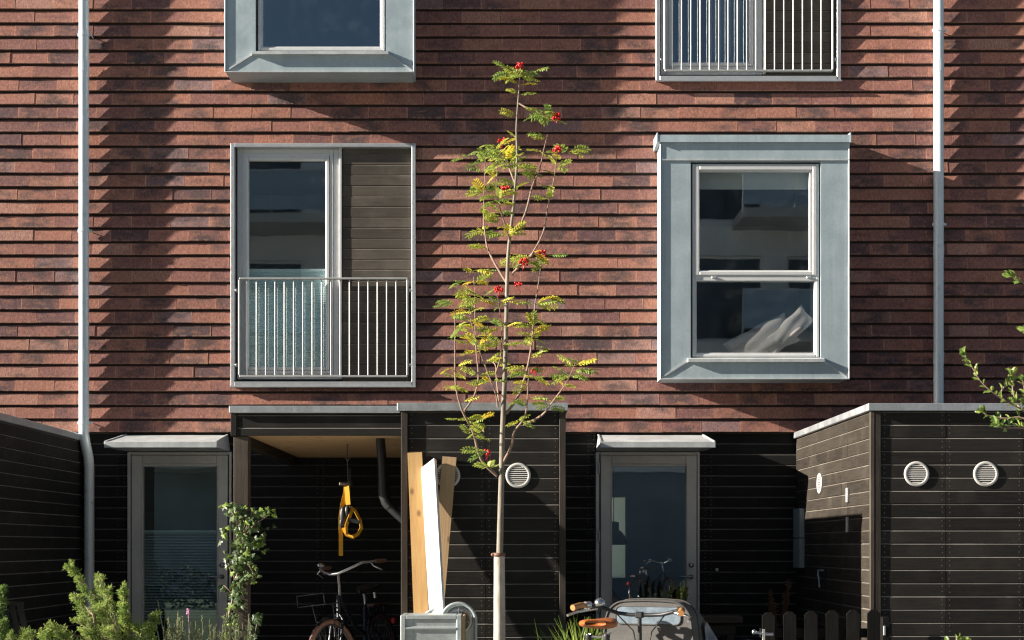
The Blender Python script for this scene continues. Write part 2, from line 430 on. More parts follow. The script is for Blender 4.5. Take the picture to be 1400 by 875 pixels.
# ------------------------------------------------------------------ rectangles helper
def subtract(rect, holes):
    """rect minus holes -> list of rects (x0,x1,z0,z1)"""
    out = [rect]
    for (a, b, c, d) in holes:
        nxt = []
        for (x0, x1, z0, z1) in out:
            if b <= x0+1e-6 or a >= x1-1e-6 or d <= z0+1e-6 or c >= z1-1e-6: nxt.append((x0,x1,z0,z1)); continue
            if a > x0: nxt.append((x0, a, z0, z1))
            if b < x1: nxt.append((b, x1, z0, z1))
            m0, m1 = max(a, x0), min(b, x1)
            if c > z0: nxt.append((m0, m1, z0, c))
            if d < z1: nxt.append((m0, m1, d, z1))
        out = nxt
    return out

def board_wall(mb, O, U, N, L, z0, z1, pitch=.1, holes=(), joints=(), screws=True, phase=0., thick=.02, mi=0, smi=1):
    """horizontal shiplap boards. O: (x,y) start, U: unit along wall, N: outward unit normal"""
    O = Vector((O[0], O[1], 0)); U = Vector((U[0], U[1], 0)); Nn = Vector((N[0], N[1], 0)); Z = Vector((0,0,1))
    flip = U.cross(Z).dot(Nn) < 0
    js = [0.] + sorted(joints) + [L]
    zb = z0 - phase
    while zb < z1:
        for i in range(len(js)-1):
            a, b = js[i] + .0012, js[i+1] - .0012
            t = (rnd(0,1), rnd(0,1), rnd(0,1)); wob = rnd(-.0012, .0012)
            for (u0, u1, za, zt) in subtract((a, b, max(zb, z0), min(zb+pitch, z1)), holes):
                if u1-u0 < .004 or zt-za < .004: continue
                top = zt > zb + pitch - .012
                pr = [(-thick, za), (wob, za), (wob, zt-.011 if top else zt)]
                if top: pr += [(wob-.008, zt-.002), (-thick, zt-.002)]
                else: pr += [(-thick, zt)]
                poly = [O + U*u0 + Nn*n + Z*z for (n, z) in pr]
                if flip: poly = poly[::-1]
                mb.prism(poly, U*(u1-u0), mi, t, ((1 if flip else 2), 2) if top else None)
        if screws:
            for j in js:
                for s in (-1, 1):
                    u = j + s*.028
                    if u < 0 or u > L: continue
                    for dz in (.03, .07):
                        zz = zb + dz
                        if zz < z0 or zz > z1: continue
                        if any(h[0] < u < h[1] and h[2] < zz < h[3] for h in holes): continue
                        c = O + U*(u+rnd(-.003,.003)) + Nn*.0022 + Z*(zz+rnd(-.004,.004))
                        V = [c + U*(.0042*math.cos(k*math.pi/3)) + Z*(.0042*math.sin(k*math.pi/3)) for k in range(6)]
                        if flip: V = V[::-1]
                        mb.add(V, [tuple(range(6))], smi)
        zb += pitch

# ================================================================== GROUND (setting)
g = MB(); g.add([(-300,-300,0),(300,-300,0),(300,300,0),(-300,300,0)], [(0,1,2,3)])
o = g.build('ground', GROUNDM); o['kind'] = 'structure'
g = MB(); g.add([(-11,-23.6,.005),(-1.2,-23.6,.005),(-1.2,-5.9,.005),(-11,-5.9,.005)], [(0,1,2,3)])
o = g.build('lawn', LAWN); o['kind'] = 'structure'
g = MB(); g.box(-12, 12, -3.4, .06, .004, .12)
o = g.build('pavement', SOIL); o['kind'] = 'structure'

# ================================================================== HOUSE
BX, BZ = -4.02, 2.835           # offset of the upper bay window from the lower one
FX, FZ = 4.005, 2.877           # offset of the upper French window from the lower one
DX = 4.435                      # offset of the second front door
F0 = (-2.58, -.84, PZ(528,-.04), PZ(195,-.04))
B0 = (1.44, 3.18, 2.90, 5.13)
open_up = [F0, (F0[0]+FX, F0[1]+FX, F0[2]+FZ, F0[3]+FZ), (B0[0]+.02, B0[1]-.02, B0[2]+.02, B0[3]-.02),
           (B0[0]+BX+.02, B0[1]+BX-.02, B0[2]+BZ+.02, B0[3]+BZ-.02)]
D0 = (-3.57, -2.585, .12, 2.262)
open_dn = [D0, (D0[0]+DX, D0[1]+DX, D0[2], D0[3])]
house = root('row_house', (0, .08, 0), 'row house front hung with red-brown clay tiles above a black boarded ground floor', 'house')

# --- tile hanging: every tile its own slab inside one cladding mesh
ZT0, PIT, TW = PZ(590.8, 0), .1288, .3665
mb = MB()
def tile(x0, x1, zb, ztop, row):
    t = (min(1, max(0, random.gauss(.5,.26))), rnd(0,1), rnd(0,1))
    dz = rnd(-.0016,.0016); yaw = rnd(-.0022,.0022); out = rnd(-.001,.0018); roll = rnd(-.0016,.0016)
    zb0, zt0 = zb, zb + .205
    def yf(x, z):                # front face depth: bottom edge proud, leaning back to the wall
        return -out + (z-zb0)/.1288*.0185 + yaw*(x-(x0+x1)/2)/.18
    th = .0165
    for (a, b, c, d) in subtract((x0, x1, zb0, zt0), open_up):
        if b-a < .006 or d-c < .012: continue
        bot = abs(c-zb0) < 1e-4
        ch = .004 if bot else 0
        P8 = []
        za, zbb = (c + dz + roll*(a-x0)/.36 if bot else c), (c + dz + roll*(b-x0)/.36 if bot else c)
        if not bot: za = zbb = c
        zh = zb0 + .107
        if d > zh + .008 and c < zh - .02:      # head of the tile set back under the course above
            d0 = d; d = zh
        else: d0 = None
        pts = [(a, yf(a,c)+ch, za), (b, yf(b,c)+ch, zbb), (b, yf(b,c), zbb+ch), (a, yf(a,c), za+ch), (b, yf(b,d), d), (a, yf(a,d), d),
               (a, yf(a,c)+th, za), (b, yf(b,c)+th, zbb), (b, yf(b,d)+th, d), (a, yf(a,d)+th, d)]
        def uv(i):
            p = pts[i]; return ((p[0]-x0)/(x1-x0), (p[2]-zb0)/.1288)
        Fs = [(3,2,4,5), (0,1,2,3), (6,7,1,0), (1,7,8,4), (1,4,2), (6,0,5,9), (0,3,5), (5,4,8,9)]
        mb.add(pts, Fs, 0, t, [[uv(i) for i in f] for f in Fs])
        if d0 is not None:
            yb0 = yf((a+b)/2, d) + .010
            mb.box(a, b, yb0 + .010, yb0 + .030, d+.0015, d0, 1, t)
row = 0; z = ZT0
while z < 8.9:
    x = -9.2 + (TW/2 if row % 2 else 0) + random.choice((0, 0, .06, -.05, .11)) * (1 if row % 3 == 0 else .3)
    while x < 9.2:
        gap = rnd(.0006, .0016) if rnd(0,1) < .85 else rnd(.002,.0045)
        tile(x, x + TW - gap, z, z+.205, row); x += TW
    row += 1; z += PIT
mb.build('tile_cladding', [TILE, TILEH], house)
# --- masonry backing with the window openings, flank walls, back wall and flat roof
mb = MB()
for (a,b,c,d) in subtract((-9.2, 9.2, 2.44, 9.0), open_up): mb.box(a, b, .085, .20, c, d)
mb.box(-9.2,-9.05,.2,8.0,0,9.0); mb.box(9.05,9.2,.2,8.0,0,9.0)
bo = [(1.2, 1.80, .88, 2.08)]
for (a,b,c,d) in subtract((-9.05, 9.05, 0, 9.0), bo): mb.box(a, b, 7.85, 8.0, c, d)
for (a,b,c,d) in subtract((-9.2, 9.2, 0, 2.44), open_dn): mb.box(a, b, .105, .20, c, d)
mb.build('outer_wall', WHITEW, house)
mb = MB(); a,b,c,d = bo[0]; mb.add([(a,7.9,c),(b,7.9,c),(b,7.9,d),(a,7.9,d)], [(0,1,2,3)]); mb.build('rear_blind', SHEER, house)
mb = MB(); mb.box(-9.2,9.2,-.02,8.0,9.0,9.2); mb.box(-9.25,9.25,-.05,8.05,9.2,9.26, 0)
mb.build('roof', COPING, house)
# --- black boards of the ground floor
mb = MB()
board_wall(mb, (-9.2,.085), (1,0), (0,-1), 18.4, .12, 2.47, .1013, [(a+9.2, b+9.2, c, d) for (a,b,c,d) in open_dn],
           [9.2+v for v in (-6.6,-4.15,-3.64,-1.75,-.1,.52,.82,1.93,3.9,6.2)], True, .02)
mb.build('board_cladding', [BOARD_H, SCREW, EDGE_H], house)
# --- floors, ceilings and party walls of the rooms behind the glass
mb = MB()
for zf in (2.62, 5.50, 8.4): mb.box(-9.05, 9.05, .21, 7.84, zf, zf+.14)
mb.box(-9.05, 9.05, .21, 7.84, 0, .118, 1)
for xf in (-5.2, .25, 5.4): mb.box(xf, xf+.12, .21, 7.84, .119, 8.39)
mb.box(-5.0, .2, 3.2, 3.3, .13, 2.6); mb.box(-5.0, .2, 3.0, 3.1, 2.77, 5.4); mb.box(.4, 5.3, 4.6, 4.7, 2.77, 5.4)
mb.box(-5.0, 5.3, 2.6, 2.7, 5.65, 8.38)
mb.build('interior_wall', [INTW, INTF], house)

# --- French windows with steel railing
def french(off, blind, boards_phase):
    T = Matrix.Translation(off); y = .03
    s = MB(T)
    T2 = T @ Matrix.Translation((0,.03,0))
    x0, x1, z0, z1 = F0; w = .036
    s.bbox(x0, x0+w, -.024, .10, z0, z1, .003); s.bbox(x1-w, x1, -.024, .10, z0, z1, .003)
    s.bbox(x0+w+.001, x1-w-.001, -.026, .10, z0, z0+.045, .003); s.bbox(x0+w+.001, x1-w-.001, -.024, .10, z1-w, z1, .003)
    s.beam((x0-.004, -.032, z0-.004), (x1+.004, -.032, z0-.004), .03, .012, (0,0,1))
    win = s.build('french_window', ALU2, house)
    X = lambda p, yy=y: PX(p, yy)
    Z = lambda p, yy=y: PZ(p, yy)
    def ring(mb, a, b, c, d, w, ya, yb, bev=.004, wb=None):
        wb = wb or w
        mb.bbox(a, a+w, ya, yb, c, d, bev); mb.bbox(b-w, b, ya, yb, c, d, bev)
        mb.bbox(a+w+.0008, b-w-.0008, ya, yb, c, c+wb, bev); mb.bbox(a+w+.0008, b-w-.0008, ya, yb, d-w, d, bev)
    f = MB(T2); ring(f, X(324), X(463), Z(518), Z(203), .052, .015, .11); ring(f, X(331), X(455), Z(511), Z(210), .03, .004, .03)
    f.build('window_frame', ALU, win)
    f = MB(T2); ring(f, X(334.5), X(450), Z(506.5), Z(214), .034, -.004, .07, .006); ring(f, X(337.3), X(446.6), Z(503), Z(217.5), .012, .012, .05, .003)
    f.build('sash', ALU, win)
    f = MB(T2); a, b, c, d = X(339.5,.04), X(444.5,.04), Z(501,.04), Z(221,.04)
    f.add([(a,.04,c),(b,.04,c),(b,.04,d),(a,.04,d)], [(0,1,2,3)]); f.build('pane', GLASS, win)
    f = MB(T2); f.bbox(X(463.6), X(467.2), -.012, .09, Z(518), Z(202), .002); f.build('mullion', ALU, win)
    f = MB(T2); bx0 = X(467.6,.002); bx1 = x1-w-.001
    board_wall(f, (bx0,.002), (1,0), (0,-1), bx1-bx0, z0+.046, z1-w-.001, .0995, (), (), False, boards_phase)
    f.build('board_panel', [BOARD_W, SCREW, EDGE_W], win)
    # railing
    yr = -.012; r = MB(T); XR = lambda p: PX(p, yr); ZR = lambda p: PZ(p, yr)
    zt, zb = ZR(381), ZR(514.5); xa, xb = XR(327.5), XR(557)
    for zz in (zt, zb): r.bbox(xa, xb, yr-.016, yr+.016, zz-.009, zz+.009, .003)
    for xx in (xa, xb): r.bbox(xx-.009, xx+.009, yr-.015, yr+.015, zb+.011, zt-.011, .003)
    for k in range(18):
        xx = XR(338.0 + 12.72*k)
        if xx > xb-.05: break
        r.tube([(xx, yr, zb+.012), (xx, yr, zt-.012)], .0065, 8, cap=False)
    rail = r.build('railing', RAILM, win)
    for (px, py) in ((561,397),(561,499),(322.5,397),(322.5,499)):
        c = MB(T); x = XR(px); zc = ZR(py); xi = xb if px > 500 else xa; xo = x1-w if px > 500 else x0+w
        c.bbox(min(x-.018, xi), max(x+.012, xo), yr-.004, yr+.004, zc-.018, zc+.018, .002); c.lathe([(.009,0),(.009,.008),(0,.009)], (x, yr-.004, zc), (0,-1,0), 8)
        c.build('clip', RAILM, win)
    # what hangs behind the glass
    if blind:
        bm = MB(T2); yb = .062; zt = PZ(370, yb); zl = PZ(505, yb); n = 42
        for k in range(n):
            zz = zl + (zt-zl)*k/n; h = (zt-zl)/n
            bm.add([(PX(334,yb), yb, zz),(PX(450,yb), yb, zz),(PX(450,yb), yb+.012, zz+h*.55),(PX(334,yb), yb+.012, zz+h*.55),(PX(450,yb), yb, zz+h),(PX(334,yb), yb, zz+h)], [(0,1,2,3),(3,2,4,5)])
        bm.box(PX(334,yb), PX(450,yb), yb-.012, yb+.02, zt, zt+.02)
        bm.build('pleated_blind', BLINDM, win)
    else:
        bm = MB(T); yb = .28; n = 60
        for (pa, pb) in ((398, 450),):
            V = []; Fc = []
            for k in range(n+1):
                px = pa + (pb-pa)*k/n; yy = yb + .035*math.sin(k*.85) + .012*math.sin(k*.31+1)
                V += [(PX(px,yb), yy, z0+.06), (PX(px,yb), yy, z1-.05)]
            for k in range(n): Fc.append((2*k, 2*k+2, 2*k+3, 2*k+1))
            bm.add(V, Fc, smooth=True)
        bm.build('curtain', CURTAIN, win)
    return win
w1 = french((0,0,0), True, .03); w1['label'] = 'French window at middle storey with pleated blind behind its railing'
w2 = french((FX,0,FZ), False, .06); w2['label'] = 'French window at the top of the picture with curtain behind its railing'

# --- zinc bay windows
def bay(off, full):
    T = Matrix.Translation(off); yf = -.27
    X = lambda p, y=yf: PX(p, y)
    Z = lambda p, y=yf: PZ(p, y)
    x0, x1, z0, z1 = B0
    hx0, hx1, hz0, hz1 = X(944.5), X(1122), Z(491), Z(221)
    c = MB(T)
    # flat front panels mitred at the lower corners, thin returns to the wall
    pv = lambda x, z, y=yf: (x, y, z)
    def slab(poly, th=.02):
        c.prism([pv(x, z) for (x, z) in poly], (0, th, 0))
    g = .0015
    slab([(x0,z0+.0), (hx0-g, hz0), (hx0-g, Z(219.5)), (x0, Z(219.5))][::1])
    slab([(x0+.003,z0), (x1-.003,z0), (hx1, hz0-g), (hx0, hz0-g)])
    slab([(x1,z0), (x1,Z(219.5)), (hx1+g,Z(219.5)), (hx1+g,hz0)])
    c.box(x0, x1, yf-.006, yf+.02, Z(219), Z(194.5))
    c.box(x0, x0+.02, yf+.021, .08, z0, z1); c.box(x1-.02, x1, yf+.021, .08, z0, z1)
    # soffit, sloping a little back to the wall, and reveals
    c.hexa([(x0+.021, yf+.021, z0+.002),(x1-.021, yf+.021, z0+.002),(x1-.021, .08, z0-.012),(x0+.021, .08, z0-.012),(x0+.021, yf+.021, z0+.02),(x1-.021, yf+.021, z0+.02),(x1-.021, .08, z0+.02),(x0+.021, .08, z0+.02)])
    c.box(x0+.021, x1-.021, yf+.021, .08, z1-.03, z1-.005)
    for xx in (hx0-.012, hx1+.002): c.box(xx, xx+.010, yf+.021, .2, hz0, hz1)
    c.box(hx0-.012, hx1+.012, yf+.021, .2, hz0-.03, hz0-.012); c.box(hx0-.012, hx1+.012, yf+.021, .2, hz1+.002, hz1+.02)
    bw = c.build('bay_window', ZINC, house)
    # standing edges
    c = MB(T)
    c.bbox(x0-.006, x0+.004, yf-.014, yf+.003, z0, Z(194.5), .002); c.bbox(x1-.004, x1+.006, yf-.012, yf+.003, z0, Z(194.5), .002)
    c.bbox(x0-.004, x1+.004, yf-.013, yf+.003, z0-.008, z0+.004, .002)
    c.bbox(x0, x1, yf-.012, yf-.004, Z(219.8), Z(218), .001)
    c.beam((x0+.012, yf-.004, z0+.012), (hx0-.004, yf-.004, hz0-.004), .014, .010, (0,-1,0)); c.beam((x1-.012, yf-.004, z0+.012), (hx1+.004, yf-.004, hz0-.004), .014, .010, (0,-1,0))
    c.build('standing_seam', ZINC_L, bw)
    c = MB(T); xa, xb = x0-.035, x1+.012
    c.prism([(xa, yf-.035, Z(195.5)), (xa, yf-.030, Z(185.5)), (xa, .05, Z(181)), (xa, .05, Z(195.5))], (xb-xa, 0, 0))
    for xx in (xa-.001, xb-.008): c.prism([(xx, yf-.038, Z(196)), (xx, yf-.033, Z(182.5)), (xx, .05, Z(178.5)), (xx, .05, Z(196))], (.009, 0, 0))
    c.build('cap_flashing', ZINC, bw)
    c = MB(T); c.prism([(X(940), yf-.045, Z(495.5)), (X(940), yf-.045, Z(491.5)), (X(940), yf+.03, Z(488)), (X(940), yf+.03, Z(495.5))], (X(1126)-X(940), 0, 0))
    c.build('sill', ZINC_L, bw)
    def ring(mb, a, b, cc, d, w, ya, yb, bev=.004):
        mb.bbox(a, a+w, ya, yb, cc, d, bev); mb.bbox(b-w, b, ya, yb, cc, d, bev)
        mb.bbox(a+w+.0008, b-w-.0008, ya, yb, cc, cc+w, bev); mb.bbox(a+w+.0008, b-w-.0008, ya, yb, d-w, d, bev)
    f = MB(T); y = yf+.018
    ring(f, X(947), X(1120), Z(487.5), Z(223.5), .026, y, y+.09); f.bbox(X(947)+.027, X(1120)-.027, y, y+.09, Z(383.5), Z(374), .004)
    ring(f, X(949.6), X(1117.4), Z(485), Z(380), .022, y+.008, y+.06, .003)
    f.build('window_frame', ALU, bw)
    f = MB(T); ring(f, X(950.5), X(1116.5), Z(376), Z(226.5), .038, y-.010, y+.05, .006); ring(f, X(954.2), X(1110), Z(371.5), Z(231), .018, y+.004, y+.045, .003)
    f.build('sash', ALU, bw)
    for (px, py) in ((976,379),(1106,379)):
        f = MB(T); f.bbox(X(px)-.02, X(px)+.02, y-.014, y-.001, Z(py)-.008, Z(py)+.008, .003); f.build('catch', ALU2, bw)
    for (a, b, cc, d) in ((X(954), X(1110), Z(370), Z(232)), (X(951.5), X(1115), Z(482), Z(383))):
        f = MB(T); yy = y+.03; f.add([(a,yy,cc),(b,yy,cc),(b,yy,d),(a,yy,d)], [(0,1,2,3)]); f.build('pane', GLASS, bw)
    if full:
        f = MB(T); f.box(X(948,-.14), X(1118,-.14), -.142, -.138, PZ(257,-.14), PZ(224,-.14)); f.tube([(X(948,-.14), -.14, PZ(258,-.14)), (X(1118,-.14), -.14, PZ(258,-.14))], .009, 8)
        f.build('roller_blind', ROLLER, bw)
    return bw
b1 = bay((0,0,0), True); b1['label'] = 'zinc-cased bay window with two panes and cushions behind the lower pane'
b2 = bay((BX,0,BZ), False); b2['label'] = 'zinc-cased bay window cut off by the top edge of the picture'

# --- glazed front doors
def door(off, tag_label, blind):
    T = Matrix.Translation(off); y = .03
    X = lambda p, yy=y: PX(p, yy)
    Z = lambda p, yy=y: PZ(p, yy)
    def ring(mb, a, b, c, d, w, ya, yb, bev=.004, wb=None):
        wb = wb or w
        mb.bbox(a, a+w, ya, yb, c, d, bev); mb.bbox(b-w, b, ya, yb, c, d, bev)
        mb.bbox(a+w+.0008, b-w-.0008, ya, yb, c, c+wb, bev); mb.bbox(a+w+.0008, b-w-.0008, ya, yb, d-w, d, bev)
    zb = .13
    f = MB(T); ring(f, X(173), X(315.5), zb, Z(617.5), .045, .055, .16)
    d = f.build('door', DOORM, house); d['label'] = tag_label
    f = MB(T); ring(f, X(179.5), X(311), zb+.03, Z(622.5), .105, .035, .115, .005, .20); ring(f, X(193.5), X(298.5), zb+.24, Z(633.5), .012, .028, .10, .003)
    f.build('leaf', DOORM, d)
    f = MB(T); f.box(X(178), X(179.3), .05, .12, zb, Z(621)); f.box(X(311.2), X(312.4), .05, .12, zb, Z(621)); f.build('gasket', GASKET, d)
    f = MB(T); a, b, c, e = X(194.5,.06), X(297.5,.06), zb+.245, Z(635,.06)
    f.add([(a,.06,c),(b,.06,c),(b,.06,e),(a,.06,e)], [(0,1,2,3)]); f.build('pane', GLASSD, d)
    hx, hz = X(303.5), Z(788.5)
    f = MB(T); f.lathe([(.022,0),(.022,.008),(.010,.010),(.010,.05),(0,.05)], (hx,.034,hz), (0,-1,0), 14)
    f.tube([(hx,-.012,hz), (hx-.02,-.014,hz), (hx-.115,-.012,hz)], .009, 8)
    f.build('handle', STEELD, d)
    f = MB(T); f.lathe([(.025,0),(.024,.012),(.008,.014),(0,.014)], (hx,.034,Z(772.5)), (0,-1,0), 14); f.build('lock', STEELD, d)
    for pz in (640, 733, 830):
        f = MB(T); f.tube([(X(177.2), .03, Z(pz)-.05), (X(177.2), .03, Z(pz)+.05)], .008, 8); f.build('hinge', DOORM, d)
    if blind:
        f = MB(T); yb = .12; zt = PZ(728, yb); zl = PZ(846, yb); n = 30
        for k in range(n):
            zz = zl + (zt-zl)*(k+.5)/n
            f.add([(PX(192,yb), yb, zz-.004),(PX(300,yb), yb, zz-.004),(PX(300,yb), yb+.022, zz+.010),(PX(192,yb), yb+.022, zz+.010)], [(0,1,2,3)])
        f.box(PX(192,yb), PX(300,yb), yb-.01, yb+.025, zt, zt+.02)
        f.build('venetian_blind', BLINDM, d)
    return d
door((0,0,0), 'glazed front door with a half-drawn venetian blind beside the ivy post', True)
door((DX,0,0), 'glazed front door behind the cargo bike', False)
def canopy(x0, x1, label):
    c = MB(); yb, yf = .06, -.60
    zb, zt, ft, fb = 2.252, 2.408, 2.292, 2.245
    xi0, xi1 = x0-.005, x1+.005
    # hipped sheet hood: sloping top, upright front lip, flat underside
    V = [(x0,yf,fb),(x1,yf,fb),(x1,yb,zb),(x0,yb,zb),(x0,yf,ft),(x1,yf,ft),(x1-.02,yb,zt),(x0+.02,yb,zt)]
    c.hexa(V)
    c.bbox(x0-.008, x1+.008, yf-.008, yf+.004, fb-.006, ft+.002, .003)
    o = c.build('door_canopy', ZINC_L, house); o['label'] = label
    for (xa, xb) in ((x0, x0+.02), (x1, x1-.02)):
        c = MB(); c.beam((xa, yf, ft+.003), (xb, yb, zt+.003), .014, .012); c.build('hip_seam', ZINC_L, o)
canopy(-3.60, -2.60, 'sheet metal canopy over the door with the venetian blind')
canopy(.865, 1.89, 'sheet metal canopy over the door behind the cargo bike')

# --- downpipes on the house
def downpipe(px, ztop, zcut, brackets, label, jog):
    c = MB(); x = PX(px, -.06); r = .047; y = -.066
    if jog:
        c.tube([(x,y,ztop),(x,y,zcut+.12),(x,y,zcut+.02),(x+.008,y+.02,zcut-.07),(x+.024,y+.065,zcut-.2),(x+.028,y+.075,zcut-.3),(x+.028,y+.075,.2)], r, 18)
    else: c.tube([(x,y,ztop),(x,y,zcut)], r, 18)
    o = c.build('downpipe', GALV, house); o['label'] = label
    for pz in brackets:
        z = PZ(pz, -.06); b = MB()
        b.lathe([(r+.001,-.016),(r+.005,-.016),(r+.005,.016),(r+.001,.016)], (x,y,z), (0,0,1), 18, smooth=False)
        b.box(x-.012-r, x-r-.002, y-.006, y+.006, z-.014, z+.014); b.box(x+r+.002, x+r+.026, y-.006, y+.006, z-.010, z+.010)
        b.tube([(x+r+.016, y, z), (x+r+.016, .08, z)], .005, 6)
        b.build('bracket', GALV, o)
    for pz in (92, 345, 490) if not jog else (92, 488):
        b = MB(); z = PZ(pz, -.06)
        b.lathe([(r,-.05),(r+.0025,-.05),(r+.0025,.05),(r+.004,.05),(r+.004,.055),(r,.056)], (x,y,z), (0,0,1), 18, smooth=False); b.build('socket', GALV, o)
downpipe(115, 9.0, PZ(596,-.06), (48, 316, 578), 'galvanised downpipe with an offset bend beside the venetian-blind door', True)
downpipe(1283, 9.0, 2.30, (42, 307), 'galvanised downpipe rising behind the roof of the shed with two round vents', False)

# ================================================================== SHEDS
def vent(parent, c, N, r=.095, name='vent'):
    c = Vector(c); N = Vector(N); U = Vector((0,0,1)).cross(N).normalized()
    m = MB()
    m.lathe([(r-.022,.002),(r-.022,.007),(r-.017,.010),(r-.004,.009),(r,.005),(r,0)], c, N, 32)
    o = m.build(name, VENTM, parent)
    m = MB()
    for k in range(9):
        h = -r+.024 + (2*r-.048)*(k+.5)/9
        hw = math.sqrt(max(0, (r-.022)**2 - h*h))
        a = c + U*-hw + Vector((0,0,h)); b = c + U*hw + Vector((0,0,h))
        up = (Vector((0,0,1))*.8 - N*.6)
        m.beam(a + N*.004, b + N*.004, .012, .0025, tuple((N*.75 + Vector((0,0,.65)))), 0)
    m.build('louvre', VENTM, o)
    m = MB(); m.lathe([(0,.0015),(r-.022,.0015)], c, N, 24); m.build('dark_opening', GASKET, o)
    return o
def coping(mb, pts, w=.06, h=.05, z=2.37):
    for a, b in zip(pts[:-1], pts[1:]): mb.beam((a[0],a[1],z+h/2), (b[0],b[1],z+h/2), w, h)

YS = -2.7
# middle shed: open porch on one side, closed store on the other
mid = root('shed', (-.8, YS, .12), 'black boarded shed with an open bike porch and planks leaning on its closed half', 'shed')
XL, XM, XR = -2.06, -.775, .452
mb = MB()
mb.box(XM, XR, YS+.03, .06, .12, 2.34); 
ow = mb.build('store_wall', BOARD_X, mid)
mb = MB()
board_wall(mb, (XM+.05, YS-.045), (1,0), (0,-1), XR-.045-XM-.05, .14, 2.368, .0995, (), (PX(664,YS)-XM-.05,), True, .062)
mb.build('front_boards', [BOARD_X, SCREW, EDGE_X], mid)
mb = MB()
board_wall(mb, (XR+.001, YS-.01), (0,1), (1,0), 2.76, .14, 2.36, .0995, (), (1.3,), True, .02)
mb.build('side_boards', [BOARD_X, SCREW, EDGE_X], mid)
mb = MB(); board_wall(mb, (XM-.001, .05), (0,-1), (-1,0), 2.7, .14, 2.18, .0995, (), (1.3,), False, .02)
mb.build('porch_boards', [BOARD_X, SCREW, EDGE_X], mid)
mb = MB(); mb.bbox(XM-.002, XM+.048, YS-.065, YS+.02, .12, 2.365, .003, 0, (.3,.2,.6)); mb.build('corner_trim', TRIM_Z, mid)
mb = MB(); mb.bbox(XR-.042, XR+.006, YS-.062, YS+.0, .12, 2.365, .003, 0, (.6,.1,.3))
mb.build('corner_trim', TRIM_Z, mid)
mb = MB(); mb.bbox(PX(320,YS), PX(340,YS), YS-.02, YS+.09, .12, 2.18, .004, 0, (.7,.4,.2)); mb.build('porch_post', POST_Z, mid)
mb = MB()
board_wall(mb, (XL+.045, YS-.03), (1,0), (0,-1), XM-.004-XL-.045, 2.183, 2.368, .094, (), (), False, .03)
mb.bbox(XL, XL+.044, YS-.036, YS+.02, 2.18, 2.368, .003)
mb.build('fascia', [BOARD_X, SCREW, EDGE_X], mid)
mb = MB(); mb.box(XL+.02, XL+.10, YS+.021, .082, 2.12, 2.36); mb.build('side_beam', BOARD_Y, mid)
mb = MB()
yy = YS+.02; k = 0
while yy < .04:
    y2 = min(yy+.118, .055); mb.bbox(XL+.101, XM-.012, yy, y2-.010, 2.19, 2.212, .006, 0, (rnd(0,1),rnd(0,1),rnd(0,1))); yy += .118
mb.build('soffit', CEILW, mid)
mb = MB()
mb.box(XL, XM-.008, YS-.05, .05, 2.372, 2.376, 1)
mb.bbox(XL-.008, XM-.008, YS-.062, YS-.03, 2.352, 2.405, .004); mb.bbox(XL-.008, XL+.02, YS-.029, .07, 2.352, 2.405, .004)
mb.bbox(XM-.03, XR+.022, YS-.088, YS-.05, 2.366, 2.425, .004); mb.bbox(XR-.004, XR+.022, YS-.049, .07, 2.366, 2.425, .004)
mb.box(XM-.03, XR-.005, YS-.049, .06, 2.38, 2.40, 1)
mb.build('roof_coping', [COPING, GASKET], mid)
for px in (612, 708.5): vent(mid, (PX(px, YS-.05), YS-.046, PZ(650, YS-.05)), (0,-1,0))
# black waste pipe inside the porch
mb = MB(); y = -2.35
pp = [(PX(520,y), y, 2.19), (PX(523,y), y, PZ(640,y)), (PX(524,y), y, PZ(672,y)), (PX(527,y), y, PZ(684,y)), (PX(535,y), y, PZ(695,y)), (PX(556,y), y, PZ(714,y))]
mb.tube(pp, .037, 14)
o = mb.build('drainpipe', BLACKP, mid)
mb = MB(); mb.tube([(PX(523.5,y), y, PZ(668,y)), (PX(524.4,y), y, PZ(676,y)), (PX(528,y), y, PZ(687,y)), (PX(533,y), y, PZ(693,y))], .040, 14); mb.build('elbow', BLACKP, o)

# shed with two round vents
rs = root('shed', (2.76, YS, .12), 'black boarded shed with two round vents and a pale sunlit side wall', 'shed')
X0, X1 = 2.76, 6.9
mb = MB(); mb.box(X0+.03, X1, YS+.03, .06, .12, 2.34); mb.build('store_wall', BOARD_X, rs)
mb = MB(); board_wall(mb, (X0+.075, YS-.008), (1,0), (0,-1), X1-X0-.075, .14, 2.368, .0995, (), (PX(1292.5,YS)-X0-.075, PX(1398,YS)-X0-.075, 2.6), True, .058)
mb.build('front_boards', [BOARD_X, SCREW, EDGE_X], rs)
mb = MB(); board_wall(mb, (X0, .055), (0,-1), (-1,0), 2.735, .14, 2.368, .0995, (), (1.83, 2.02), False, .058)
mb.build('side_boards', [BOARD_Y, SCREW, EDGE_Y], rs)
mb = MB(); mb.bbox(X0-.006, X0+.024, YS-.022, YS+.018, .12, 2.368, .003, 0, (.5,.3,.2)); mb.build('corner_trim', POST_Z, rs)
mb = MB(); mb.bbox(X0+.026, X0+.073, YS-.02, YS+.016, .12, 2.368, .003, 0, (.2,.3,.2)); mb.build('corner_trim', TRIM_Z, rs)
mb = MB(); mb.bbox(X0-.03, X1, YS-.05, YS-.01, 2.37, 2.425, .004); mb.bbox(X0-.03, X0+.01, YS-.009, .06, 2.37, 2.425, .004); mb.box(X0+.011, X1, YS-.009, .06, 2.385, 2.40, 1)
mb.build('roof_coping', [COPING, GASKET], rs)
for px in (1252.5, 1347): vent(rs, (PX(px, YS), YS-.010, PZ(648, YS)), (0,-1,0))
yv = X0*FPX/(1121-VX) + CAMY
vent(rs, (X0-.002, yv, PZ(661, yv)), (-1,0,0), .09)
def side_y(px): return X0*FPX/(px-VX) + CAMY
yh = side_y(1160)
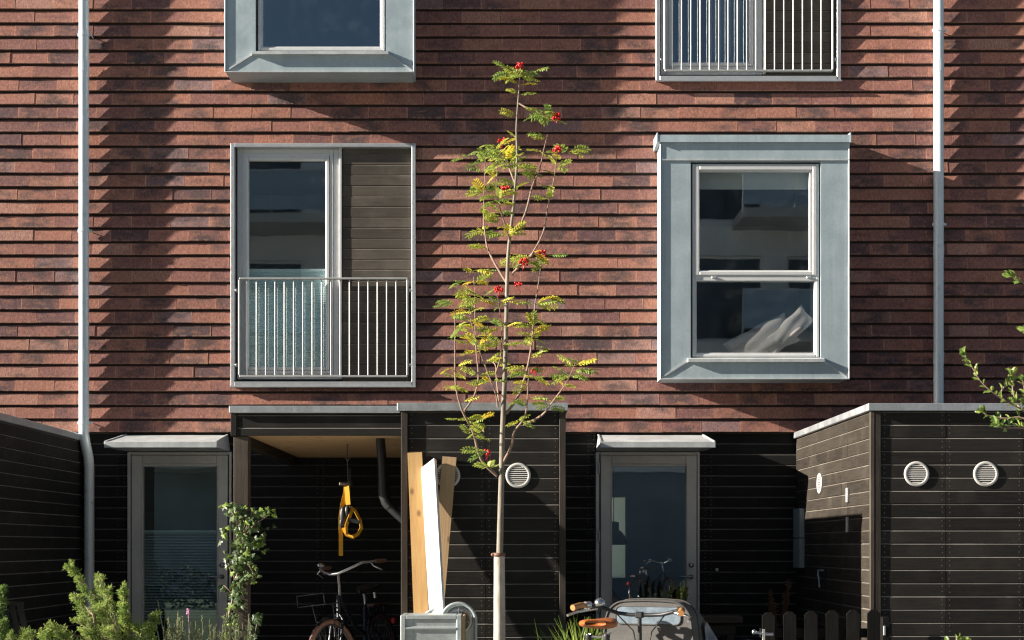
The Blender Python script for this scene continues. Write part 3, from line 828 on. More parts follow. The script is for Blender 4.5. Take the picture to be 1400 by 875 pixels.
for (a, b) in ((667,687), (707,728)):
    m = MB(); m.bbox(X0-.02, X0-.002, yh-.022, yh+.022, PZ(b,yh), PZ(a,yh), .004); m.build('hinge', ALU2, rs)
yk = side_y(1128)
m = MB(); m.bbox(X0-.012, X0-.002, yk-.022, yk+.022, PZ(806,yk), PZ(778,yk), .003, 0); m.tube([(X0-.012,yk-.005,PZ(780,yk)), (X0-.06,yk-.005,PZ(780,yk)), (X0-.065,yk-.02,PZ(786,yk)), (X0-.065,yk-.06,PZ(790,yk)), (X0-.062,yk-.062,PZ(803,yk))], .009, 8, 1)
m.build('door_handle', [BLACKP, STEELD], rs)
ya, yb2 = side_y(1100.5), side_y(1091.5)
m = MB(); zc0, zc1 = 1.15, 1.70
m.bbox(X0-.05, X0-.002, ya, yb2, zc0, .5*(zc0+zc1)-.003, .004); m.bbox(X0-.05, X0-.002, ya, yb2, .5*(zc0+zc1)+.003, zc1, .004)
m.build('meter_box', GREYM, rs)

# shed at the picture's left side, its boarded flank in shade
ls = root('shed', (-4.0, YS, .12), 'black boarded shed with its long flank in shade beside the offset downpipe', 'shed')
mb = MB(); mb.box(-8.0, -4.03, YS+.03, .06, .12, 2.30); mb.build('store_wall', BOARD_X, ls)
mb = MB(); board_wall(mb, (-4.0, YS), (0,1), (1,0), 2.76, .14, 2.343, .1013, (), (), True, .02); mb.build('side_boards', [BOARD_X, SCREW, EDGE_X], ls)
mb = MB(); board_wall(mb, (-8.0, YS), (1,0), (0,-1), 3.95, .14, 2.343, .1, (), (2.0,), True, .02); mb.build('front_boards', [BOARD_X, SCREW, EDGE_X], ls)
mb = MB(); mb.bbox(-4.049, -3.996, YS-.02, YS-.0, .12, 2.335, .003); mb.build('corner_trim', TRIM_Z, ls)
mb = MB(); mb.bbox(-4.02, -3.975, YS-.04, .06, 2.345, 2.405, .004); mb.bbox(-8.0, -4.021, YS-.04, YS-.0, 2.345, 2.405, .004); mb.box(-8, -4.021, YS+.001, .06, 2.36, 2.375, 1)
mb.build('roof_coping', [COPING, GASKET], ls)

# ================================================================== THINGS AT THE SHEDS
def plank(name, mat, pt, pb_px, d, w, th, label, slant=0., roll=0., ytop=YS-.05):
    """leaning plank: top at pixel pt on the shed front, foot d metres out on the paving"""
    top = Vector((PX(pt[0], ytop-th), ytop-th*.5-.004, PZ(pt[1], ytop-th)))
    foot = Vector((PX(pb_px, ytop-d), ytop-d, .125))
    ax = (top-foot).normalized(); s = Vector((1, roll, 0)); s = (s - ax*s.dot(ax)).normalized(); n = ax.cross(s).normalized()
    L = (top-foot).length
    m = MB(); t = (rnd(0,1), rnd(0,1), rnd(0,1)); hw = w/2
    cs = [(-hw,-th/2),(hw,-th/2),(hw,th/2),(-hw,th/2)]
    V = [s*a + n*b for (a,b) in cs]
    W = [s*a + n*b + Vector((0,0,1))*0 + ax*(L + slant*(a/hw)) for (a,b) in cs]
    # local: lay plank along its axis so the grain follows it
    Rm = Matrix((s, -n, ax)).transposed().to_4x4()
    inv = Rm.inverted()
    m.hexa([inv @ v for v in V] + [inv @ v for v in W], 0, t)
    o = m.build(name, mat); o.matrix_world = Matrix.Translation(foot) @ Rm
    tag(o, label, 'plank')
    return o
plank('plank', PLANK_A, (567,619), 581, .22, .108, .045, 'orange-brown pine plank nearest the porch, leaning on the shed')
plank('plank', PLANK_B, (586,634), 606, .52, .108, .045, 'white painted plank leaning between two bare timber ones', .03, -.38, YS-.10)
plank('plank', PLANK_C, (614.5,625), 585, .23, .105, .045, 'tan plank with a knotty face tilted across behind the white plank')

# galvanised cabinet and two arched bins
y0 = -3.5
m = MB(); xa, xb = PX(547.5,y0), PX(631,y0); zt = PZ(841,y0)
m.bbox(xa, xa+.035, y0, y0+.34, .12, zt, .004); m.bbox(xb-.035, xb, y0, y0+.34, .12, zt, .004)
m.bbox(xa+.036, xb-.036, y0, y0+.34, zt-.03, zt, .004); m.bbox(xa+.036, xb-.036, y0, y0+.34, .12, .16, .004)
gb = m.build('metal_cabinet', GALVBOX); tag(gb, 'square galvanised cabinet with a ridged front, below the leaning planks', 'cabinet')
m = MB(); m.box(xa+.037, xb-.037, y0+.012, y0+.33, .162, zt-.032)
for k in range(6):
    zz = zt-.105 - k*.115
    m.prism([(xa+.037,y0+.012,zz), (xa+.037,y0-.004,zz+.012), (xa+.037,y0+.012,zz+.03)], (xb-xa-.074,0,0))
m.build('front_panel', GALVBOX, gb)
m = MB(); m.bbox(xb+.001, xb+.022, y0+.01, y0+.32, .14, zt-.004, .003, 0, (.3,.3,.3)); m.build('edge_strip', PLANK_C, gb)
rebase(gb, (0,0,0))
def arch_bin(px, ptop, r, y, label, split):
    cx = PX(px,y); zt = PZ(ptop,y); cz = zt - r
    arc = [(cx + r*math.cos(a), y, cz + r*math.sin(a)) for a in [math.pi*k/20 for k in range(21)]]
    ring = [(cx+r,y,.14)] + arc + [(cx-r,y,.14)]
    m = MB(); m.tube(ring, .013, 10)
    o = m.build('metal_bin', GALVBOX); tag(o, label, 'bin', 'arched metal bins behind the cabinet')
    m = MB(); V = [(cx+(r-.012)*math.cos(a), y+.02, cz+(r-.012)*math.sin(a)) for a in [math.pi*k/20 for k in range(21)]] + [(cx-r+.012,y+.02,.14),(cx+r-.012,y+.02,.14)]
    m.prism(V, (0,.22,0)); m.build('body', GALVBOX, o)
    m = MB(); m.lathe([(r-.02,0),(r-.028,.010),(r-.05,.002),(.02,-.014),(0,-.015)], (cx,y+.012,cz), (0,-1,0), 32); m.build('dished_lid', STEELD if split else GALVBOX, o)
    m = MB(); m.box(cx-.002, cx+.002, y-.006, y+.014, cz-.005, cz+r-.03); m.box(cx-r+.03, cx+r-.03, y-.006, y+.014, cz-.012, cz-.008); m.build('seam', GALVBOX, o)
    rebase(o, (0,0,0)); return o
arch_bin(627, 825, .122, -3.25, 'arched metal bin with a shiny dished lid, showing beside the cabinet', True)
arch_bin(598, 833.5, .125, -3.12, 'arched metal bin mostly hidden behind the cabinet', False)

# yellow webbing hung from the porch ceiling
yw = -1.75
hk = root('strap_set', (PX(477,yw), yw, 2.19), 'yellow webbing straps with black pads hanging from the porch ceiling', 'strap')
def ribbon(mb, pts, w, n=(0,-1,0), mi=0, th=.004):
    n = Vector(n); pts = [Vector(p) for p in pts]
    V = []; F = []
    for k, p in enumerate(pts):
        d = (pts[min(k+1,len(pts)-1)] - pts[max(k-1,0)]).normalized(); s = d.cross(n).normalized()
        for q in (-1, 1):
            V.append(p + s*(q*w/2)); V.append(p + s*(q*w/2) + n*th)
    for k in range(len(pts)-1):
        a = 4*k; b = 4*k+4
        F += [(a+1,a+3,b+3,b+1),(a,b,b+2,a+2),(a,a+1,b+1,b),(a+2,b+2,b+3,a+3)]
    mb.add(V, F, mi, smooth=False)
q = lambda px, py, dy=0: P(px, py, yw+dy)
m = MB(); m.tube([(PX(475,yw), yw, 2.2), q(475,622), q(472,626), q(475,630), q(478,626)], .006, 6); m.tube([q(475,628), q(476,658)], .005, 6); m.build('hook', CORK, hk)
m = MB(); m.tube([q(479,640), q(479,700)], .008, 6); m.ball(q(479,660), .03, sc=(.8,.5,1.1)); m.build('rope', BLACKP, hk)
m = MB(); m.T = None; a = q(464,659); b = q(480,664)
m.bbox(a.x, b.x, yw-.02, yw+.02, b.z, a.z, .006); m.build('buckle', CORK, hk)
m = MB()
ribbon(m, [q(473,664), q(472,675), q(468,690), q(466,708), q(466,735), q(466,760)], .034, (.25,-1,0))
ribbon(m, [q(474,664,-.01), q(475,676,-.012), q(476,690,-.01)], .040, (-.2,-1,0))
m.build('strap', YELLOW, hk)
m = MB()
lp = [q(474,690), q(483,698), q(490,712), q(493,722), q(490,731), q(482,734), q(475,729), q(473,718), q(477,706), q(481,694)]
lp2 = [p + Vector((.012*math.sin(i), .05*math.sin(i*.7), 0)) for i, p in enumerate(lp)]
ribbon(m, lp2, .028, (.6,-.8,.2)); ribbon(m, [q(469,722,-.03), q(474,732,-.05), q(483,735,-.06), q(490,730,-.03)], .024, (.1,-1,.3))
m.build('loop', YELLOW, hk)
m = MB()
for (px, py, sx, sz) in ((469,706,.9,2.3),(475,700,.8,1.6),(467,715,.6,1.2)):
    m.ball(q(px,py,-.02), .036, 0, None, 10, (sx*.85,.5,sz))
c0, c1 = q(476,711,-.03), q(492,714,-.03); m.beam(c0, c1, .03, .03)
m.build('pad', BLACKP, hk)

# picket fence in front of the side passage
pf = root('picket_fence', (2.2, -2.82, .12), 'low dark picket fence with clipped tops in front of the sunlit shed side', 'fence')
yf = -2.83
pks = [(1051,837.5),(1080,836.5),(1109,835.8),(1138,834.8),(1166.5,834.2),(1195,833.5)]
rails = MB()
for (z0, z1) in ((.30,.37),(PZ(872,yf),PZ(859.5,yf))):
    rails.bbox(PX(1040,yf), PX(1203,yf), yf+.022, yf+.05, z0, z1, .003, 0, (.4,.2,.2))
rails.build('rail', m_boards('fence_rail_paint', (.006,.0055,.005), (.012,.011,.0095), 'X', .3), pf)
proto = None
for i, (px, pt) in enumerate(pks):
    x = PX(px, yf); zt = PZ(pt, yf)
    m = MB(); w = .047
    m.prism([(x-w,yf,.15),(x+w,yf,.15),(x+w,yf,zt-.028),(x+w-.03,yf,zt),(x-w+.03,yf,zt),(x-w,yf,zt-.028)], (0,.02,0), 0, (rnd(0,1),rnd(0,1),rnd(0,1)))
    m.build('picket', FENCEM, pf)
m = MB(); xp = PX(1207,yf); m.bbox(xp-.02, xp+.035, yf-.055, yf+.065, .12, PZ(843,yf), .004, 0, (.2,.2,.2)); m.build('end_post', FENCEM, pf)
m = MB(); m.bbox(xp-.012, xp+.004, yf-.062, yf-.056, PZ(868,yf), PZ(855,yf), .002); m.build('catch_plate', ALU2, pf)

# wooden bench by the door
bn = root('wooden_bench', (1.8, -1.2, .12), 'dark weathered plank bench against the black wall beside the picket fence', 'bench')
yb = -1.5
for k, yy in enumerate((-1.5, -1.36, -1.22)):
    m = MB(); m.bbox(PX(950,yb), PX(1016,yb), yy, yy+.13, PZ(852,yb), PZ(843,yb), .005, 0, (rnd(0,1),.2,.3)); m.build('seat_plank', BOARD_Y if False else m_boards('bench_wood', (.035,.028,.022), (.075,.06,.048), 'X', .4), bn)
for xx in (PX(958,yb), PX(1000,yb)):
    m = MB(); m.bbox(xx-.03, xx+.03, -1.46, -1.12, .12, PZ(853,yb), .004); m.build('leg', TRIM_Z, bn)
m = MB(); m.bbox(PX(955,yb), PX(1007,yb), -1.465, -1.435, PZ(868,yb), PZ(855,yb), .004); m.build('apron', TRIM_Z, bn)

# blue keg with a metal tap fitting
yk2 = -3.4
m = MB(); c = P(1024, 886, yk2)
m.lathe([(0,0),(.11,.0),(.12,.02),(.12,.42),(.115,.5),(.09,.545),(.05,.565),(0,.57)], (c.x, yk2, .12), (0,0,1), 24)
kg = m.build('water_butt', BLUEP); tag(kg, 'small rounded blue container with a metal tap, in front of the bench', 'container')
zt = .12+.56
m = MB(); m.tube([P(1044,885,yk2), P(1044,860,yk2)], .012, 8); m.tube([P(1031,864.5,yk2), P(1044,866.5,yk2), P(1057,867.5,yk2)], [.012,.010,.012], 8); m.ball(P(1031,864,yk2), .018); m.bbox(c.x, P(1044,0,yk2).x, yk2-.01, yk2+.01, P(0,886,yk2).z, P(0,882,yk2).z, .003)
m.build('tap', STEEL, kg); rebase(kg, (0,0,0))
m = MB(); m.lathe([(0,.02),(.012,.018),(.016,.008),(.008,0)], P(980,779,.07), (0,-1,0), 10); o = m.build('wall_hook', WHITEW); tag(o, 'tiny white knob on the black boards beside the glazed door', 'hook')

# folded garden chair in the shade
ch = root('garden_chair', (-4.0+.45, -2.0, .12), 'dark folded garden chair standing in shade by the left flank wall', 'chair')
yc = -2.2
for k in range(3):
    m = MB(); x = PX(10+k*11, yc)
    m.beam((x+.12, yc+.05, .13), (x-.03, yc, PZ(822+k*1.5, yc)), .045, .02, (0,-1,0)); m.build('back_slat', BLACKP, ch)
m = MB(); m.beam((PX(4,yc), yc-.03, PZ(823,yc)), (PX(34,yc), yc-.03, PZ(826,yc)), .03, .03); m.beam((PX(4,yc)+.1, yc-.02, .42), (PX(34,yc)+.13, yc-.02, .42), .03, .03); m.build('frame', BLACKP, ch)

# ================================================================== BICYCLES
def circ(c, r, n=40, ax='y'):
    return [(c[0]+r*math.cos(2*math.pi*k/n), c[1], c[2]+r*math.sin(2*math.pi*k/n)) for k in range(n)]
def wheel(T, c, r, parent, tyre, spoke=28, tw=.022):
    m = MB(T); m.tube(circ(c, r-tw), tw, 10, closed=True); w = m.build('wheel', tyre, parent)
    m = MB(T); m.tube(circ(c, r-2*tw-.006), .009, 6, closed=True); m.build('rim', RIMD, w)
    m = MB(T); m.tube([(c[0],c[1]-.04,c[2]),(c[0],c[1]+.04,c[2])], .025, 10); m.build('hub', STEELD, w)
    m = MB(T)
    for k in range(spoke):
        a = 2*math.pi*k/spoke; b = a + (.5 if k%2 else -.5); s = .03 if k%4 < 2 else -.03
        m.tube([(c[0]+.022*math.cos(b), c[1]+s, c[2]+.022*math.sin(b)), (c[0]+(r-2*tw-.006)*math.cos(a), c[1], c[2]+(r-2*tw-.006)*math.sin(a))], .0012, 4, cap=False)
    m.build('spoke', RIMD, w)
    return w
def fender(T, c, r, a0, a1, parent, mat, w=.03):
    m = MB(T); V = []; F = []; n = 20
    for k in range(n+1):
        a = a0 + (a1-a0)*k/n
        for (dy, dr) in ((-w,-.012),(-w*.5,0),(w*.5,0),(w,-.012)): V.append((c[0]+(r+dr)*math.cos(a), c[1]+dy, c[2]+(r+dr)*math.sin(a)))
    for k in range(n):
        for j in range(3): F.append((4*k+j, 4*k+j+1, 4*k+j+5, 4*k+j+4))
    m.add(V, F, smooth=True); return m.build('mudguard', mat, parent)

# town bike parked in the porch
th = R(180+75); loc = Vector((-1.115, -1.98, .12))
TB = Matrix.Translation(loc) @ Matrix.Rotation(th, 4, 'Z') @ Matrix.Rotation(R(7), 4, 'X') @ Matrix.Scale(.945, 4)
bk = root('bicycle', tuple(loc), 'dark upright town bike with brown tyres parked in the open porch', 'bicycle')
fr = MB(TB); rr = .36
ra, fa = (-.52,0,rr), (.56,0,rr); bbk = (-.06,0,.29); st = (-.23,0,.80); ht = (.36,0,.90); hb = (.405,0,.72)
fr.tube([bbk, st], .017, 10); fr.tube([hb, (.15,0,.46), bbk], .02, 10); fr.tube([ht, (.05,0,.62), (-.15,0,.55)], .018, 10); fr.tube([ht, hb], .021, 10)
for s in (-1,1):
    fr.tube([bbk, (-.3,s*.05,.32), (ra[0],s*.06,ra[2])], .01, 8); fr.tube([(-.2,s*.02,.72), (ra[0],s*.06,ra[2])], .009, 8)
fr.build('frame', BLACKM, bk)
stT = TB @ Matrix.Translation((.405,0,0)) @ Matrix.Rotation(R(-12), 4, 'Z') @ Matrix.Translation((-.405,0,0))
m = MB(stT)
for s in (-1,1): m.tube([(.41,s*.02,.74), (.43,s*.055,.70), (.50,s*.058,.52), (fa[0],s*.058,fa[2])], .012, 8)
fk = m.build('fork', BLACKM, bk)
m = MB(stT)
hbp = [(.08,-.27,1.15),(.20,-.255,1.15),(.29,-.21,1.145),(.37,-.12,1.105),(.40,-.04,1.08),(.40,.04,1.08),(.37,.12,1.105),(.29,.21,1.145),(.20,.255,1.15),(.08,.27,1.15)]
m.tube(hbp, .0115, 10); m.tube([(.36,0,.86),(.345,0,.98),(.34,0,1.08)], .013, 10); m.tube([(.34,0,1.08),(.40,0,1.08)], .014, 10); hbar = m.build('handlebar', STEELD, bk)
for s in (-1,1):
    m = MB(stT); m.tube([(.16,s*.262,1.15),(.10,s*.27,1.15),(.03,s*.28,1.15)], [.016,.018,.015], 10); m.build('grip', BRWOOD, hbar)
    m = MB(stT); m.tube([(.21,s*.25,1.135),(.23,s*.285,1.11),(.13,s*.30,1.07)], .007, 6); m.build('brake_lever', STEEL, hbar)
m = MB(stT); m.lathe([(.032,0),(.03,.015),(.015,.026),(0,.028)], (.24,-.235,1.165), (0,.3,1), 14); m.build('bell', STEEL, hbar)
m = MB(TB); m.tube([(-.23,0,.78),(-.255,0,.90)], .013, 8); m.build('seat_post', STEEL, bk)
m = MB(TB)
V = []; F = []; ns = 10
for i in range(ns+1):
    t = i/ns; x = -.40 + .28*t; w = (.095*(1-t)**.8 + .02) ; zc = .935 + .012*math.cos(t*3) + (.012 if t < .3 else 0)
    for j in range(12):
        a = 2*math.pi*j/12; e = .7 if i in (0, ns) else 1
        V.append((x, w*e*math.cos(a), zc + .028*e*math.sin(a)*(1.2 if math.sin(a) < 0 else .8)))
for i in range(ns):
    for j in range(12): F.append((i*12+j, i*12+(j+1)%12, (i+1)*12+(j+1)%12, (i+1)*12+j))
F.append(tuple(range(12))); F.append(tuple(range(ns*12+11, ns*12-1, -1)))
m.add(V, F, smooth=True); sd = m.build('saddle', BLACKP, bk)
for s in (-1,1):
    m = MB(TB); m.lathe([(.02,0),(.02,.05)], (-.38,s*.05,.85), (0,0,1), 10); m.build('saddle_spring', STEEL, sd)
wf = wheel(stT, fa, rr, bk, TYREM); wr = wheel(TB, ra, rr, bk, TYREM)
fender(TB, ra, rr+.012, R(-10), R(170), bk, BLACKM); fender(stT, fa, rr+.012, R(60), R(190), bk, BLACKM)
m = MB(TB)
for s in (-1,1):
    m.tube([(-.24,s*.06,.775),(-.72,s*.07,.775)], .006, 6); m.tube([(-.70,s*.07,.775),(ra[0]-.02,s*.065,rr)], .005, 6); m.tube([(-.5,s*.07,.775),(ra[0],s*.065,rr)], .005, 6)
for xx in (-.3,-.45,-.6,-.72): m.tube([(xx,-.07,.775),(xx,.07,.775)], .005, 6)
rk = m.build('rear_rack', BLACKM, bk)
m = MB(TB); m.bbox(-.70,-.32,-.055,.055,.782,.80,.004); m.build('rack_board', BRWOOD, rk)
m = MB(TB); m.bbox(-.905,-.875,-.03,.03,.60,.655,.008); m.build('tail_light', REDM, bk)
m = MB(stT)
for s in (-1,1): m.tube([(.50,s*.13,.84),(.78,s*.13,.84),(.78,s*.13,.93)], .006, 6); m.tube([(.62,s*.1,.84),(fa[0],s*.06,rr)], .005, 6)
for xx in (.50,.59,.68,.78): m.tube([(xx,-.13,.84),(xx,.13,.84)], .006, 6)
m.tube([(.78,-.13,.93),(.78,.13,.93)], .006, 6); m.tube([(.42,0,.80),(.50,0,.84)], .008, 6); m.build('front_carrier', BLACKM, bk)
m = MB(TB); m.tube([(-.06,-.09,.29),(-.06,.09,.29)], .012, 8)
m.tube([(-.06,-.09,.29),(.08,-.10,.20)], .009, 6); m.tube([(-.06,.09,.29),(-.20,.10,.38)], .009, 6); m.bbox(.04,.13,-.19,-.10,.185,.21,.004); m.bbox(-.25,-.16,.10,.19,.37,.395,.004)
m.build('pedal_crank', STEELD, bk)

pb = copy_tree(bk); pb.location = (3.15, -16.0, 0); pb.rotation_euler = (0,0,R(60)); pb['label'] = 'dark bicycle parked on the open side of the yard, mirrored in a door'

# cargo bike with canvas rain cover
th2 = math.atan2(.91, .41); stem = Vector((.845, -4.6, 0))
TC = Matrix.Translation(stem) @ Matrix.Rotation(th2, 4, 'Z')      # local x runs forward, origin under the handlebar
cb = root('cargo_bike', tuple(stem), 'cargo bike with grey canvas rain hood and brown leather saddle', 'bicycle')
m = MB(TC)
m.tube([(-.70,0,.30),(-.62,0,.55),(-.58,0,.78)], .019, 10); m.tube([(-.60,0,.62),(-.3,0,.40),(.05,0,.38),(.15,0,.38)], .022, 10); m.tube([(.02,0,.34),(.0,0,.62),(-.01,0,.74)], .021, 10)
m.tube([(-.70,0,.30),(.1,0,.30)], .02, 10)
for s in (-1,1): m.tube([(-.70,0,.30),(-1.1,s*.06,.33)], .01, 8); m.tube([(-.60,0,.66),(-1.1,s*.06,.33)], .009, 8)
m.build('frame', BLACKM, cb)
wheel(TC, (-1.1,0,.33), .33, cb, BLACKP)
fender(TC, (-1.1,0,.33), .345, R(20), R(190), cb, BLACKM)
for s in (-1,1): wheel(TC, (.72,s*.40,.25), .25, cb, BLACKP, 20)
m = MB(TC); m.tube([(-.01,0,.70),(-.02,0,.90),(-.02,0,.925)], .0135, 10); m.bbox(-.04,.0,-.024,.024,.905,.945,.006); m.build('stem', BLACKP, cb)
m = MB(TC)
hb2 = [(-.20,-.325,.965),(-.13,-.31,.965),(-.07,-.25,.955),(-.03,-.15,.93),(-.02,-.06,.925),(-.02,.06,.925),(-.03,.14,.935),(-.07,.22,.965),(-.13,.295,.99),(-.20,.325,.985)]
m.tube(hb2, .0125, 10); hbar = m.build('handlebar', BLACKP, cb)
for s in (-1,1):
    m = MB(TC); zz = .965 if s < 0 else .985
    m.tube([(-.155,s*.312,zz),(-.20,s*.326,zz),(-.275,s*.345,zz-.012)], [.018,.019,.019], 12); g = m.build('grip', GRIPM, hbar)
    m = MB(TC); m.tube([(-.115,s*.292,zz),(-.152,s*.311,zz)], .022, 12); m.build('shifter', STEEL if s > 0 else BLACKP, hbar)
    m = MB(TC); m.tube([(-.09,s*.25,zz-.02),(-.11,s*.33,zz-.035),(-.16,s*.372,zz-.045),(-.26,s*.385,zz-.06)], [.011,.01,.009,.008], 8); m.build('brake_lever', STEEL, hbar)
    m = MB(TC); m.tube([(-.08,s*.24,zz-.01),(.0,s*.16,.93),(.04,s*.06,.82),(.03,s*.02,.62)], .004, 6); m.build('brake_cable', BLACKP, hbar)
m = MB(TC); m.lathe([(.0,0),(.034,0),(.036,.012),(.03,.03),(.015,.042),(0,.045)], (-.09,.235,.985), (-.2,.1,1), 18); m.build('bell', STEEL, hbar)
# leather saddle
m = MB(TC); V = []; F = []; ns = 14
for i in range(ns+1):
    t = i/ns; x = -.80 + .27*t; w = .10*(1-t)**.7*(1 if t > .1 else .93) + .026; zc = .900 + .010*max(0,1-t*4) + .006*t
    for j in range(16):
        a = 2*math.pi*j/16; e = min(1, (.55, .88, 1)[min(i,2)], (.55, .85, 1)[min(ns-i,2)]); sa = math.sin(a)
        V.append((x, w*e*math.copysign(abs(math.cos(a))**.7, math.cos(a)), zc + e*(.028*abs(sa)**.8 if sa > 0 else -.026*abs(sa)**.8)))
for i in range(ns):
    for j in range(16): F.append((i*16+j, i*16+(j+1)%16, (i+1)*16+(j+1)%16, (i+1)*16+j))
F.append(tuple(range(16))); F.append(tuple(range(ns*16+15, ns*16-1, -1)))
m.add(V, F, smooth=True); sd = m.build('saddle', LEATHER, cb)
m = MB(TC)
for s in (-1,1): m.tube([(-.76,s*.05,.845),(-.70,s*.03,.825),(-.58,s*.015,.845)], .005, 6)
m.tube([(-.76,-.06,.832),(-.76,.06,.832)], .006, 6); m.build('saddle_rail', STEEL, sd)
for s in (-1,1):
    m = MB(TC); m.lathe([(.016,-.03),(.019,-.02),(.018,-.01),(.021,0),(.018,.012)], (-.76,s*.055,.835), (0,0,1), 12); m.build('saddle_spring', BLACKP, sd)
m = MB(TC); m.tube([(-.58,0,.74),(-.64,0,.83)], .0135, 10); m.build('seat_post', STEEL, cb)
# box and hood
m = MB(TC); m.hexa([(.18,-.27,.20),(.98,-.25,.24),(.98,.25,.24),(.18,.27,.20),(.13,-.31,.58),(1.12,-.29,.58),(1.12,.29,.58),(.13,.31,.58)]); m.build('cargo_box', BOARD_X, cb)
def hood_sec(x, ztop, hw, n=22):
    """arched cross-section from lower edge over the top"""
    pts = []; zb = .56
    rc = min(.13, (ztop-zb)*.6)
    wt = hw - .035*(ztop-zb)/.42
    pts.append((x, hw, zb)); pts.append((x, (hw+wt)/2, zb + (ztop-rc-zb)*.55))
    for k in range(9):
        a = math.pi/2*k/8; pts.append((x, wt-rc + rc*math.cos(a), ztop-rc + rc*math.sin(a)))
    half = pts
    mid = [(x, (wt-rc)*q, ztop+.006*(1-q*q)) for q in (.5, 0, -.5)]
    return half + mid + [(x, -p[1], p[2]) for p in reversed(half)]
secs = [(.145, 1.000, .318), (.27, 1.006, .322), (.40, .975, .324), (.60, .87, .320), (.84, .73, .31), (1.08, .62, .298)]
m = MB(TC); S = [hood_sec(*s) for s in secs]; n = len(S[0]); V = [p for s in S for p in s]; F = []
for i in range(len(S)-1):
    for j in range(n-1): F.append((i*n+j, i*n+j+1, (i+1)*n+j+1, (i+1)*n+j))
m.add(V, F, smooth=True)
back = [(p[0]-.0, p[1], p[2]) for p in S[0]]; m.add(back, [tuple(range(n))]); m.add(S[-1], [tuple(range(n-1,-1,-1))])
hood = m.build('rain_hood', CANVAS, cb)
m = MB(TC); m.tube([(p[0]-.002,p[1]*1.003,p[2]+.002) for p in S[0]], .007, 6); m.tube([(p[0],p[1]*1.006,p[2]+.004) for p in S[1]], .005, 6); m.build('piping', CANVASD, hood)
# rear window and side windows of clouded plastic
def rrect(y0, y1, z0, z1, r, x):
    pts = []
    for (cy, cz, a0) in ((y1-r,z1-r,0),(y0+r,z1-r,90),(y0+r,z0+r,180),(y1-r,z0+r,270)):
        for k in range(5):
            a = R(a0+k*22.5); pts.append((x, cy+r*math.cos(a), cz+r*math.sin(a)))
    return pts
m = MB(TC); rp = rrect(-.215,.215,.858,.972,.035,.139); m.add(rp, [tuple(range(len(rp)))]); m.build('rear_window', PLASTW, hood)
m = MB(TC); m.tube(rp, .0045, 6, closed=True); m.build('window_edge', CANVAS, hood)
for s in (-1,1):
    m = MB(TC); sp = [(.35,s*.3255,.60),(.32,s*.313,.84),(.38,s*.310,.87),(.62,s*.312,.745),(.80,s*.3185,.62)]
    if s < 0: sp = sp[::-1]
    m.add([(a, b*1.012, c) for (a,b,c) in sp], [tuple(range(5))]); m.build('side_window', PLASTW, hood)

# ================================================================== PLANTS
def leaf(mb, base, d, nrm, L, W, t, fold=.15):
    d = Vector(d).normalized(); n = Vector(nrm); s = d.cross(n)
    if s.length < 1e-3: s = d.cross(Vector((1,.2,0)))
    s.normalize(); n = s.cross(d)
    b = Vector(base); up = n*(W*fold)
    V = [b, b+d*(L*.4)+s*(W/2)+up, b+d*(L*.8)+s*(W*.32)+up, b+d*L-n*(L*.08), b+d*(L*.8)-s*(W*.32)+up, b+d*(L*.4)-s*(W/2)+up, b+d*(L*.45), b+d*(L*.8)]
    mb.add(V, [(0,1,6),(1,2,7,6),(2,3,7),(0,6,5),(6,7,4,5),(7,3,4)], 0, t)
def rv(s=1): return Vector((rnd(-1,1), rnd(-1,1), rnd(-1,1)))*s

# --- young rowan
YT = -4.2
rt = root('rowan_tree', (PX(683,YT), YT, 0), 'slender young rowan with yellow-green leaves, red berries and a wrapped trunk', 'tree')
def TP(px, py, dy=0): return P(px, py, YT+dy)
def c2(x, y): return (590 + x/2.651, 330 + y/2.651)
def c1(x, y): return (590 + x/3.017, 70 + y/3.017)
def smooth(pts, n=4):
    out = []
    for i in range(len(pts)-1):
        p0 = pts[max(i-1,0)]; p1 = pts[i]; p2 = pts[i+1]; p3 = pts[min(i+2,len(pts)-1)]
        for k in range(n):
            t = k/n; out.append(.5*((2*p1) + (p2-p0)*t + (2*p0-5*p1+4*p2-p3)*t*t + (3*p1-p0-3*p2+p3)*t**3))
    out.append(pts[-1]); return out
wood = MB()
trunk_px = [(683,770),(684.5,700),(686,640),(687,590),(690,520),(692,450),(693,400),(695,345),(700,300),(704,260),(707,215),(706,175),(709,130),(711,97)]
tp = smooth([TP(*p) for p in trunk_px], 3)
wood.tube(tp, [.0235 - (.0235-.0035)*(k/(len(tp)-1))**.8 for k in range(len(tp))], 10)
trunk = wood.build('trunk', BARK, rt)
